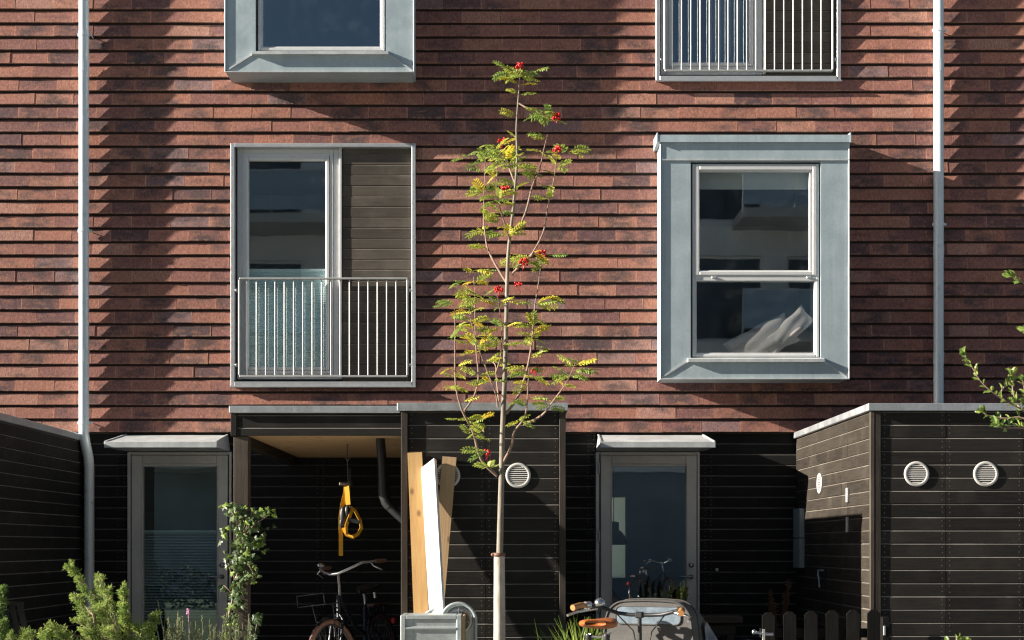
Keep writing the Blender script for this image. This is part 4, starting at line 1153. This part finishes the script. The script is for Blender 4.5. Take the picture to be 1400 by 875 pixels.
br = {
 'a': [c2(238,850),c2(180,790),c2(150,690),c2(110,610),c2(88,520),c2(85,400),c2(85,300),c2(83,235)],
 'b': [c2(118,615),c2(155,560),c2(170,490),c2(162,400),c2(158,300),c2(157,190),c2(152,130)],
 'c': [c2(240,600),c2(235,560),c2(210,490),c2(175,400),c2(145,300),c2(135,230)],
 'd': [c2(244,580),c2(236,500),c2(232,450),c2(215,435),c2(200,430)],
 'd2': [c2(232,480),c2(250,420),c2(255,340),c2(250,270),c2(238,190)],
 'e': [c2(270,625),c2(315,560),c2(345,470),c2(362,380),c2(370,300),c2(375,230),c2(388,150),c2(400,60)],
 'f': [c2(255,810),c2(290,740),c2(300,690),c2(340,630),c2(350,520),c2(353,460)],
 'g': [c2(335,665),c2(400,630),c2(440,580),c2(490,510),c2(522,440)],
 'h': [c2(272,150),c2(235,90),c2(205,30),c1(222,760),c1(215,680),c1(218,560),c1(222,440)],
 'i': [c2(290,120),c2(330,80),c2(370,40),c1(410,845),c1(460,750),c1(480,640),c1(505,530),c1(515,440)],
 'j': [c1(352,750),c1(390,660),c1(415,560),c1(445,490),c1(460,420),c1(478,345)],
 'k': [c1(325,790),c1(305,720),c1(280,640),c1(268,560),c1(275,430)],
 'l': [c1(345,548),c1(315,470),c1(290,430)],
 'm': [c1(360,215),c1(395,235),c1(440,250),c1(480,268),c1(512,290)],
 'n': [c2(190,690),c2(160,640)] ,
}
depth = {'a':-.35,'b':.3,'c':-.15,'d':.2,'d2':-.2,'e':.25,'f':-.3,'g':-.5,'h':.3,'i':-.2,'j':.25,'k':-.25,'l':.15,'m':-.1,'n':.1}
LF = MB(); leaf_sites = []
for k, pts in br.items():
    m = MB(); N = len(pts)
    pp = smooth([TP(p[0], p[1], depth[k]*(i/(N-1))) for i, p in enumerate(pts)], 4)
    r0 = {'a':.0105,'f':.0095,'e':.0095,'g':.008,'i':.0085,'h':.008,'j':.008}.get(k, .0065)
    m.tube(pp, [r0 - (r0-.0022)*(i/(len(pp)-1)) for i in range(len(pp))], 6)
    m.build('branch', TWIG, trunk)
    for i in range(2, len(pp)): leaf_sites.append((k, i/(len(pp)-1), pp[i], (pp[i]-pp[i-1]).normalized()))
for i in range(len(tp)):
    if tp[i].z > 2.45: leaf_sites.append(('t', .4 + .6*(tp[i].z-2.45)/2.2, tp[i], Vector((0,0,1))))
def pinnate(base, d, L, tint, pairs=6):
    d = Vector(d).normalized(); pts = []; droop = rnd(.25,.7)
    p = Vector(base); dd = d.copy(); n = pairs+1
    side = d.cross(Vector((0,0,1)))
    if side.length < .1: side = Vector((1,0,0))
    side.normalize()
    nrm0 = side.cross(d).normalized()
    if nrm0.z < 0: nrm0 = -nrm0
    roll = rnd(-.7,.7); nrm0 = (nrm0*math.cos(roll) + side*math.sin(roll)).normalized()
    for k in range(n+1):
        pts.append(p.copy()); dd = (dd + Vector((0,0,-1))*droop*.16).normalized(); p = p + dd*(L/(n))
    LF.tube(pts, .0012, 3, 0, tint, cap=False)
    for k in range(2, n+1):
        dk = (pts[k]-pts[k-1]).normalized(); s = dk.cross(nrm0).normalized()
        sz = L*.33*(1 - .35*abs(k-n*.6)/n)
        t2 = tuple(min(1,max(0,x+rnd(-.08,.08))) for x in tint)
        for q in (-1, 1):
            leaf(LF, pts[k], s*q*.9 + dk*.45 + nrm0*rnd(-.3,.05), nrm0 + rv(.25), sz, sz*.45, t2)
    leaf(LF, pts[-1], (pts[-1]-pts[-2]), nrm0, L*.26, L*.10, tint)
for (k, f, p, d) in leaf_sites:
    if f < .33 and rnd(0,1) < .8: continue
    dens = {'a':1.0,'b':1.35,'c':1.0,'d':.7,'d2':1.2,'e':1.15,'f':.6,'g':1.0,'h':1.25,'i':1.1,'j':.95,'k':1.2,'l':1.2,'m':1.2,'t':.5,'n':.7}[k]
    if rnd(0,1) < .57: continue
    cnt = int(dens*rnd(1.4,3.6) + f*f*1.2)
    if k == 't' and f > .92: cnt += 2
    for _ in range(cnt):
        a = rnd(0, 2*math.pi)
        dr = Vector((math.cos(a), .6*math.sin(a), rnd(-.1,.75))) + d*rnd(0,.4)
        y = random.random()
        tint = rnd(.30,.72) if y < .62 else (rnd(.62,.84) if y < .93 else rnd(.85,1))
        if p.z > 3.4: tint *= .9
        pinnate(p, dr, rnd(.08,.13), (tint, rnd(0,1), rnd(0,1)), random.choice((6,6,7,7)))
for (px, py, n, dy) in (c2(150,700)+(3,-.1), c2(185,690)+(2,-.1), c2(200,775)+(3,-.2), c2(315,650)+(3,-.2), c2(505,480)+(4,-.5), c2(540,460)+(3,-.5), c2(60,360)+(3,-.3), c2(70,270)+(3,-.3), c2(150,110)+(4,.2),
                        c2(110,160)+(3,.1), c2(190,200)+(4,0), c2(420,220)+(4,.2), c2(360,480)+(3,-.1), c2(420,60)+(3,.1), c1(150,440)+(3,.2), c1(250,400)+(4,.1), c1(570,420)+(4,-.1), c1(470,270)+(3,-.1), c1(370,100)+(5,0), c1(400,80)+(3,0), c1(330,90)+(3,0)):
    for _ in range(n):
        a = rnd(0, 2*math.pi); pinnate(TP(px+rnd(-4,4), py+rnd(-4,4), dy), (math.cos(a), .5*math.sin(a), rnd(-.1,.6)), rnd(.085,.13), (rnd(.2,.8), .5, .5))
LF.build('foliage', ROWAN, trunk)
for (px, py, dy, n) in (c1(365,62)+(0,24), c1(515,268)+(-.1,22), c1(518,405)+(-.2,18), c1(290,372)+(.15,8), c1(305,568)+(-.1,12), c1(378,862)+(-.1,9), c2(400,46)+(.25,14), c2(340,75)+(-.05,10), c2(245,172)+(-.2,15), c2(205,766)+(-.2,6), c2(372,466)+(-.2,8), c2(315,152)+(0,6)):
    m = MB(); c = TP(px, py, dy-.03)
    for _ in range(int(n*1.4)): m.ball(c + Vector((rnd(-1,1)*.024, rnd(-1,1)*.024, rnd(-1,1)*.018)), rnd(.0065,.009), 0, None, 6)
    for _ in range(4): m.tube([c+rv(.02), c+Vector((rnd(-.02,.02),0,-.05))], .001, 3)
    m.build('berry_cluster', BERRY, trunk)
m = MB(); zt = PZ(757, YT); xs = PX(682.5, YT)
m.tube([(xs,YT,.0),(xs,YT,.4),(xs+.002,YT,.8),(xs+.001,YT,zt)], [.044,.041,.039,.036], 14); wr = m.build('trunk_wrap', WRAP, rt)
m = MB(); m.lathe([(.0365,-.012),(.041,-.012),(.041,.012),(.0365,.012)], (xs,YT,zt-.006), (0,0,1), 16); m.ball((xs-.042, YT-.01, zt-.006), .012); m.build('strap', BRWOOD, wr)

# --- feathery shrub bottom left
def feather_shrub(y, stems, label, dens=1.0, size=.036, mat=HERB, tmul=1.0):
    bx = sum(s[0] for s in stems)/len(stems)
    o = root('garden_shrub', (PX(bx,y), y, 0), label, 'shrub')
    st = MB(); lf = MB()
    for (bpx, bpy, tx, ty, wd) in stems:
        dy = rnd(-.3,.3); a = P(bpx, bpy, y+dy*.4); b = P(tx, ty, y+dy)
        base = Vector((a.x + (a.x-b.x)*.15, a.y, 0)); mid = a
        pp = smooth([base, mid, a.lerp(b,.5)+Vector((rnd(-.02,.02),0,.02)), b], 5)
        st.tube(pp, [.008 - .006*i/(len(pp)-1) for i in range(len(pp))], 5)
        ax = (b-a).normalized(); L0 = (b-a).length
        n = int(56*dens*L0/.3)+6
        for _ in range(n):
            t = rnd(0,1)**.75; c = a.lerp(b, t); ang = rnd(0, 2*math.pi)
            side = Vector((math.cos(ang), math.sin(ang), .1)); side = (side - ax*side.dot(ax)).normalized()
            tl = wd*rnd(.7,1.6)*(1-.45*t); d = (side*rnd(.45,.95) + ax*rnd(.5,1) + rv(.15)).normalized(); e = c + d*tl
            st.tube([c, e], .0011, 3, cap=False)
            tt = min(1, max(0, (.34 + .45*t + rnd(-.2,.35))*tmul)); nn = random.choice((9,11,13))
            for q in range(nn):
                u = .15 + .85*q/(nn-1); p0 = c.lerp(e, u); aa = q*2.4 + rnd(-.4,.4)
                s1 = d.cross(Vector((.3,.2,1))).normalized(); s2 = d.cross(s1)
                ld = (s1*math.cos(aa) + s2*math.sin(aa))*.8 + d*rnd(.5,1.1)
                leaf(lf, p0, ld, rv(), size*rnd(.45,.85)*(1.1-.3*u), size*.15, (min(1, max(0, tt+rnd(-.1,.1))), 0, 0), .3)
    st.build('stem', TWIG, o); lf.build('foliage', mat, o)
    return o
feather_shrub(-5.2, [(150,850,94,772,.045),(148,840,135,790,.05),(160,868,146,808,.06),(176,872,166,802,.04),(130,865,104,815,.055),(120,890,70,858,.07),(150,890,108,850,.07),(185,890,170,845,.06),
   (150,895,130,840,.07),(190,895,214,838,.045),(200,905,190,860,.07),(170,905,150,862,.08),(110,905,85,866,.07),(135,905,118,868,.07),(215,910,205,866,.06),(95,912,60,868,.05),(160,880,140,830,.07)],
   'bright feathery green shrub between the downpipe and the venetian-blind door', 1.0)
feather_shrub(-5.6, [(-20,900,2,806,.05),(-30,900,-12,790,.06),(-10,910,4,850,.05)], 'dark green shrub at the picture edge beside the garden chair', .9, .045, HERB, .45)
feather_shrub(-5.4, [(20,905,12,868,.05),(45,905,40,866,.05),(5,905,-4,868,.05),(70,905,62,868,.04),(30,905,28,870,.05)], 'low green shrub in front of the garden chair', .8, .035, BUSHL, .8)

# lavender tufts in front of the door
lv = root('lavender_plant', (PX(270,-5.0), -5.0, 0), 'grey-green lavender with thin flower spikes at the foot of the ivy post', 'plant')
st = MB(); lf = MB(); fl = MB()
for k in range(95):
    px = rnd(222, 345); top = rnd(850, 872) if k > 26 else rnd(836, 862)
    if 262 < px < 330 and rnd(0,1) < .5: top -= 5
    y = -5.0 + rnd(-.25,.25); b = P(px + rnd(-15,15), 905, y); b.z = rnd(.25,.4); t = P(px, top, y)
    pp = smooth([Vector((b.x*.97, y, 0)), b, b.lerp(t,.6)+Vector((rnd(-.02,.02),0,0)), t], 3)
    st.tube(pp, .0018, 4, 0, (.5,.5,.5), cap=False)
    for j in range(38):
        u = rnd(.0,.92); c = b.lerp(t, u)
        leaf(lf, c, Vector((rnd(-1,1), rnd(-1,1), rnd(.4,1.6))), rv(), rnd(.02,.042), .0045, (rnd(.2,.95),0,0))
    if k < 26:
        fl = MB()
        for j in range(7): fl.ball(t + Vector((rnd(-.004,.004), rnd(-.004,.004), -.006*j)), .0036, 0, (.8,0,0), 5)
        fl.build('flower_spike', LAVL, lv)
t = P(257.5,836,-5.0)
st.build('stem', LAVL, lv); lf.build('foliage', LAVL, lv)
m = MB(); [m.ball(t + Vector((rnd(-.006,.006),0,rnd(-.014,.014))), .007, 0, None, 6) for _ in range(9)]; m.tube([t, t+Vector((.01,0,-.4))], .0018, 4); m.build('pink_flower', PINK, lv)

# ivy climbing the porch post
iv = root('ivy', (PX(330,YS), YS-.05, .12), 'variegated ivy climbing the porch post beside the door', 'climber')
lf = MB(); st = MB()
def ivy_leaf(c, d, n, s, t):
    d = Vector(d).normalized(); n = Vector(n); sd = d.cross(n).normalized(); n = sd.cross(d)
    prof = [(0,0),(-.16,.40),(.08,.58),(.26,.34),(.62,.46),(.55,.22),(1.0,0),(.55,-.22),(.62,-.46),(.26,-.34),(.08,-.58),(-.16,-.40)]
    V = [c + d*(a*s) + sd*(b*s) - n*(abs(b)*s*.22) for (a,b) in prof] + [c + d*(.3*s) + n*(.05*s)]
    lf.add(V, [(12, i, (i+1)%12) for i in range(12)], 0, t)
# shape of the ivy mass: (px centre, py, half width px)
shape = [(322,690,14),(330,700,22),(338,715,24),(336,735,26),(334,752,24),(330,768,22),(328,780,18),(326,795,12),(322,810,10),(320,825,10),(316,840,9),(318,855,10),(318,870,10)]
stemp = [P(px-3, py, YS-.06) for (px,py,w) in shape][::-1]
st.tube([Vector((stemp[0].x, YS-.06, .12))] + stemp, [.010]+[.009-.0004*i for i in range(len(stemp))], 6)
for (a,b) in (((330,770),(345,700)),((330,740),(365,706)),((335,760),(350,790)),((326,800),(312,770)),((324,820),(306,800)),((330,720),(314,692)),((344,880),(352,838))):
    A = P(a[0],a[1],YS-.07); B = P(b[0],b[1],YS-.09); st.tube(smooth([A, A.lerp(B,.5)+Vector((rnd(-.02,.02),-.02,.02)), B],4), .004, 5)
st.build('stem', TWIG, iv)
for k in range(330):
    i = random.choices(range(len(shape)-1), [s[2] for s in shape[:-1]])[0]; u = random.random()
    a, b = shape[i], shape[i+1]; px = a[0]+(b[0]-a[0])*u; py = a[1]+(b[1]-a[1])*u; w = a[2]+(b[2]-a[2])*u
    off = random.gauss(0,.48)
    c = P(px+off*w, py, YS-.03-abs(random.gauss(0,.06)))
    t = rnd(.25,.85) if rnd(0,1) < .88 else rnd(.85,1)
    ivy_leaf(c, Vector((rnd(-.8,.8), rnd(-.4,0), rnd(-1,.1))), Vector((rnd(-.9,.4), -1, rnd(-.2,.8))), rnd(.028,.056), (t, 0, 0))
for (px,py,n) in ((356,700,9),(366,701,5),(372,702,3),(352,742,6),(360,750,3),(344,780,7),(350,790,4),(308,725,5),(311,690,6),(305,803,4),(350,845,10),(346,862,12),(342,875,10)):
    for _ in range(n): ivy_leaf(P(px+rnd(-6,6), py+rnd(-6,6), YS-.08+rnd(-.05,.03)), Vector((rnd(-.8,.8),-.2,rnd(-1,.1))), Vector((rnd(-.8,.5),-1,rnd(0,.8))), rnd(.03,.05), (rnd(.5,1) if py < 800 else rnd(.1,.5),0,0))
lf.build('foliage', IVY, iv)

# grass tuft beside the cargo bike
gt = MB(); yg = -3.9; gc = P(800, 900, yg)
for k in range(420):
    b = Vector((gc.x + random.gauss(0,.07), yg + random.gauss(0,.1), 0))
    a = rnd(0, 2*math.pi); lean = rnd(.05,.30); H = rnd(.6,1.12)*(1-.2*lean); t = (rnd(.2,.9), 0, 0)
    dv = Vector((math.cos(a), math.sin(a), 0)); s = Vector((-dv.y, dv.x, 0))
    pts = [b + dv*(lean*q**2) + Vector((0,0,H*(q - .18*q**3))) for q in (0,.3,.55,.8,1)]
    ws = [.004,.0045,.004,.003,.0005]
    V = []
    for p_, w in zip(pts, ws): V += [p_ - s*w, p_ + s*w]
    gt.add(V, [(2*i, 2*i+1, 2*i+3, 2*i+2) for i in range(4)], 0, t)
o = gt.build('grass_tuft', GRASSM); tag(o, 'tuft of arching green grass blades behind the brown saddle', 'grass'); rebase(o, (gc.x, yg, 0))

# yellow-green stalks behind the hood
ys = root('potted_stalks', (PX(922,-1.0), -1.0, .12), 'yellow-green fern-like stalks showing above the canvas hood', 'plant')
lf = MB(); st = MB()
for (bx, tx, ty) in ((915,919,799),(922,928,803),(934,938,803),(905,907,809),(912,915,810),(927,927,808),(931,936,812)):
    a = Vector((PX(bx,-1.0), -1.0+rnd(-.06,.06), .13)); b = P(tx, ty, -1.0)
    st.tube([a, a.lerp(b,.5), b], .004, 5)
    for j in range(90):
        u = .62 + .38*rnd(0,1); c = a.lerp(b, u)
        leaf(lf, c, Vector((rnd(-1,1), rnd(-1,1), rnd(.6,1.6))), rv(), rnd(.025,.05), .011, (rnd(.2,.95),0,0))
st.build('stem', YSTALK, ys); lf.build('foliage', YSTALK, ys)
# dry flower heads behind the fence
df = root('dry_flower', (PX(1066,-2.0), -2.0, .12), 'dry brown flower spikes in shade behind the picket fence', 'plant')
lf = MB(); st = MB()
for (bx, tx, ty) in ((1062,1053,808),(1068,1078,794),(1066,1073,812),(1064,1059,825)):
    a = Vector((PX(bx,-2.0), -2.0+rnd(-.05,.05), .13)); b = P(tx, ty, -2.0); st.tube(smooth([a, a.lerp(b,.5)+Vector((.01,0,0)), b],3), .004, 5)
    for j in range(160):
        u = .70 + .3*rnd(0,1); c = a.lerp(b, u) + rv(.012)
        leaf(lf, c, Vector((rnd(-1,1), rnd(-1,1), rnd(-.2,1.2))), rv(), rnd(.012,.03), .009, (rnd(0,1),0,0))
st.build('stem', DEADF, df); lf.build('flower_head', DEADF, df)

# shrub reaching in from the right
YB = -5.5
sb = root('leafy_shrub', (PX(1500,YB), YB, 0), 'bright small-leaved shrub reaching in before the shed with two round vents', 'shrub')
bs = MB(); lf = MB()
main = smooth([Vector((PX(1500,YB),YB,0)), P(1498,840,YB), P(1478,720,YB), P(1455,620,YB), P(1440,520,YB), P(1432,420,YB), P(1428,340,YB)], 4)
bs.tube(main, [.022-.016*i/(len(main)-1) for i in range(len(main))], 8)
twigs = [[(1455,610),(1420,575),(1390,556),(1362,540),(1340,520),(1327,498),(1316,484)], [(1395,558),(1388,548),(1384,528),(1382,510)], [(1365,542),(1372,530),(1380,520)], [(1430,600),(1400,572),(1375,572),(1352,568),(1343,562)],
         [(1450,620),(1420,592),(1395,585),(1370,585),(1362,580)], [(1433,420),(1412,398),(1395,384),(1383,378)], [(1440,500),(1420,470),(1402,452)], [(1440,520),(1425,530),(1410,540),(1398,548)], [(1436,470),(1428,450),(1420,440)], [(1450,600),(1410,560),(1398,520)]]
for tw in twigs:
    dy = rnd(-.15,.15); pp = smooth([P(p[0], p[1], YB + dy*i/(len(tw)-1)) for i, p in enumerate(tw)], 4)
    bs.tube(pp, [.006-.004*i/(len(pp)-1) for i in range(len(pp))], 5)
    for i in range(3, len(pp)):
        d = (pp[i]-pp[i-1]).normalized(); f = i/(len(pp)-1)
        for _ in range(random.choice((1,2,2)) + (3 if f > .93 else 0)):
            a = rv(); dr = (a - d*a.dot(d)).normalized() + d*.7 + Vector((0,0,.25))
            L = rnd(.03,.058); leaf(lf, pp[i], dr, rv() + Vector((0,-.4,.5)), L, L*.52, (rnd(.1,1),0,0), .2)
bs.build('stem', TWIG, sb); lf.build('foliage', BUSHL, sb)
# small sprig near the lower edge
sp = root('young_plant', (PX(1308,-5.8), -5.8, 0), 'small green sprig poking up at the bottom edge below the two round vents', 'plant')
st = MB(); lf = MB()
for (tx, ty) in ((1308,871),(1296,874),(1320,873)):
    a = Vector((PX(1308,-5.8), -5.8, 0)); b = P(tx, ty+2, -5.8); st.tube([a, a.lerp(b,.6), b], .004, 5)
    for j in range(26):
        c = a.lerp(b, rnd(.7,1)); L = rnd(.03,.055); leaf(lf, c, Vector((rnd(-1,1), rnd(-1,1), rnd(0,.9))), rv()+Vector((0,0,1)), L, L*.5, (rnd(.3,1),0,0))
st.build('stem', TWIG, sp); lf.build('foliage', BUSHL, sp)

# ================================================================== THINGS BEHIND THE GLASS
def cushion(px, py, w, h, t, rz, ry, y, bend, label):
    m = MB(Matrix.Translation(P(px,py,y)) @ Matrix.Rotation(R(ry),4,'Y') @ Matrix.Rotation(R(rz),4,'X'))
    n = 16; V = []; F = []
    for s in (1,-1):
        b = len(V)
        for i in range(n+1):
            for j in range(n+1):
                u, v = i/n*2-1, j/n*2-1
                pin = 1 - .10*(1-abs(u)**2)*abs(v)**4; pin2 = 1 - .10*(1-abs(v)**2)*abs(u)**4
                th = t*((1-u**4)*(1-v**4))**.5*.5*(1+.10*math.sin(4*u+2*v)+.06*math.sin(7*v-3*u))
                V.append((u*w/2*pin2, -s*th + .008*math.sin(5*u+3*v), v*h/2*pin - bend*u*u + .005*math.sin(6*u*v+2*u)))
        for i in range(n):
            for j in range(n):
                q = b + i*(n+1) + j; f = (q, q+n+1, q+n+2, q+1)
                F.append(f if s > 0 else f[::-1])
    m.add(V, F, smooth=True); o = m.build('cushion', LINEN); return tag(o, label, 'cushion')
cushion(1040, 466, .66, .32, .14, -14, -27, -.125, .02, 'pale linen cushion slumped low behind the lower bay pane')
cushion(1076, 454, .56, .20, .11, -8, -42, -.160, .0, 'pale linen cushion leaning upright in front of the other behind the bay pane')
m = MB(); lx, ly = PX(839,2.4), 2.4; zb = PZ(745,2.4)
m.lathe([(.155,0),(.15,.03),(.125,.10),(.085,.15),(.06,.165),(.058,.25),(.02,.26)], (lx,ly,zb), (0,0,1), 28)
pl = m.build('pendant_lamp', LAMPM); tag(pl, 'dark bell-shaped pendant lamp hanging inside the door behind the cargo bike', 'lamp')
m = MB(); m.tube([(lx,ly,zb+.26),(lx,ly,2.62)], .005, 6); m.build('cord', LAMPM, pl); rebase(pl, (0,0,0))

# ================================================================== HOUSE ACROSS THE STREET (mirrored in the panes)
opp = root('apartment_block', (0, -24, 0), 'pale apartment block with balconies standing across the yard', 'building')
yo = -24.0
holes = []
for fl in range(1, 4):
    z = .45 + fl*3.1 + .02
    for k in range(8):
        x = -15.2 + k*4.0; holes.append((x, x+1.9, z, z+2.2)); holes.append((x+2.5, x+3.4, z+.9, z+2.2))
m = MB()
for (a,b,c,d) in subtract((-17,17,3.3,13.2), holes): m.box(a,b,yo-.3,yo,c,d)
m.box(-17,17,yo-8,yo-7.7,0,13.2); m.box(-17,-16.7,yo-7.7,yo-.31,0,13.2); m.box(16.7,17,yo-7.7,yo-.31,0,13.2); m.box(-17,17,yo-8,yo,13.21,13.5)
m.build('wall', WHITEW, opp)
m = MB()
for (a,b,c,d) in subtract((-17,17,0,3.29), holes): m.box(a,b,yo-.3,yo,c,d)
m.build('plinth', OPPL, opp)
for fl in range(1,4):
    z = .45 + fl*3.1
    for (x, xe) in ((-16.5,-11.5),(-9.6,-3.4),(5.9,11.2)):
        m = MB(); m.box(x, xe, yo+.001, yo+1.6, z-.24, z); b = m.build('balcony', SLABM, opp)
        m = MB(); m.box(x, xe, yo+1.55, yo+1.57, z+.10, z+1.05); m.build('parapet', OPGL, b)
        m = MB(); m.box(x, xe, yo+1.53, yo+1.59, z+1.05, z+1.10)
        n = int((xe-x)/1.1)
        for q in range(n+1): m.box(x+q*(xe-x-.04)/n, x+q*(xe-x-.04)/n+.04, yo+1.53, yo+1.59, z, z+1.05)
        m.build('handrail', ALU2, b)
for (a,b,c,d) in holes:
    m = MB(); m.box(a+.001,a+.07,yo-.2,yo-.1,c,d); m.box(b-.07,b-.001,yo-.2,yo-.1,c,d); m.box(a+.071,b-.071,yo-.2,yo-.1,c+.001,c+.07); m.box(a+.071,b-.071,yo-.2,yo-.1,d-.07,d-.001)
    f = m.build('window', WHITEW, opp)
    m = MB(); m.add([(a+.07,yo-.15,c+.07),(b-.07,yo-.15,c+.07),(b-.07,yo-.15,d-.07),(a+.07,yo-.15,d-.07)], [(3,2,1,0)]); m.build('pane', DARKGL, f)

hg = MB(); core = MB()
for k in range(3200):
    c = Vector((rnd(-9,1.2), -17.5+rnd(-.45,.45), 0)); c.z = rnd(.03,1.0+.18*math.sin(c.x*2.1)+.1*math.sin(c.x*5.3))
    leaf(hg, c, rv(), rv(), rnd(.08,.16), .07, (rnd(0,.8),0,0))
o = hg.build('hedge', HEDGE); tag(o, 'low dark green hedge on the far side of the yard', 'hedge'); rebase(o, (0,-17.5,0))

# ================================================================== LIGHT, SKY, CAMERA
to_sun = Vector((-6.7, -1.0, 2.4)).normalized()
elev = math.asin(to_sun.z); az = math.atan2(to_sun.x, to_sun.y)
w = bpy.data.worlds.new('World'); scene.world = w; w.use_nodes = True
nt = w.node_tree; nt.nodes.clear()
sky = nt.nodes.new('ShaderNodeTexSky'); sky.sky_type = 'NISHITA'; sky.sun_disc = False
sky.sun_elevation = elev; sky.sun_rotation = az % (2*math.pi); sky.altitude = 20; sky.air_density = 1.0; sky.dust_density = .6; sky.ozone_density = 2.2
bg = nt.nodes.new('ShaderNodeBackground'); bg.inputs['Strength'].default_value = .082
ou = nt.nodes.new('ShaderNodeOutputWorld'); nt.links.new(sky.outputs[0], bg.inputs[0]); nt.links.new(bg.outputs[0], ou.inputs[0])
ld = bpy.data.lights.new('sun', 'SUN'); ld.energy = 14.5; ld.angle = R(.55); ld.color = (1.0, .925, .81)
lo = bpy.data.objects.new('sun', ld); col.objects.link(lo); lo.rotation_euler = to_sun.to_track_quat('Z', 'Y').to_euler(); lo.location = (-30, -8, 14)

cd = bpy.data.cameras.new('camera'); cam = bpy.data.objects.new('camera', cd); col.objects.link(cam)
cam.location = (0, CAMY, CAMZ); cam.rotation_euler = (R(90), 0, 0)
cd.sensor_width = 36; cd.sensor_fit = 'HORIZONTAL'; cd.lens = FPX/1400*36
cd.shift_x = (700-VX)/1400; cd.shift_y = (VY-437.5)/1400
cd.clip_end = 2000; cd.clip_start = .1
cd.dof.use_dof = True; cd.dof.focus_distance = 12.6; cd.dof.aperture_fstop = 4.0
scene.camera = cam
scene.render.engine = 'CYCLES'
scene.cycles.filter_width = 1.2
scene.view_settings.view_transform = 'Standard'; scene.view_settings.look = 'None'; scene.view_settings.exposure = 0; scene.view_settings.gamma = 1
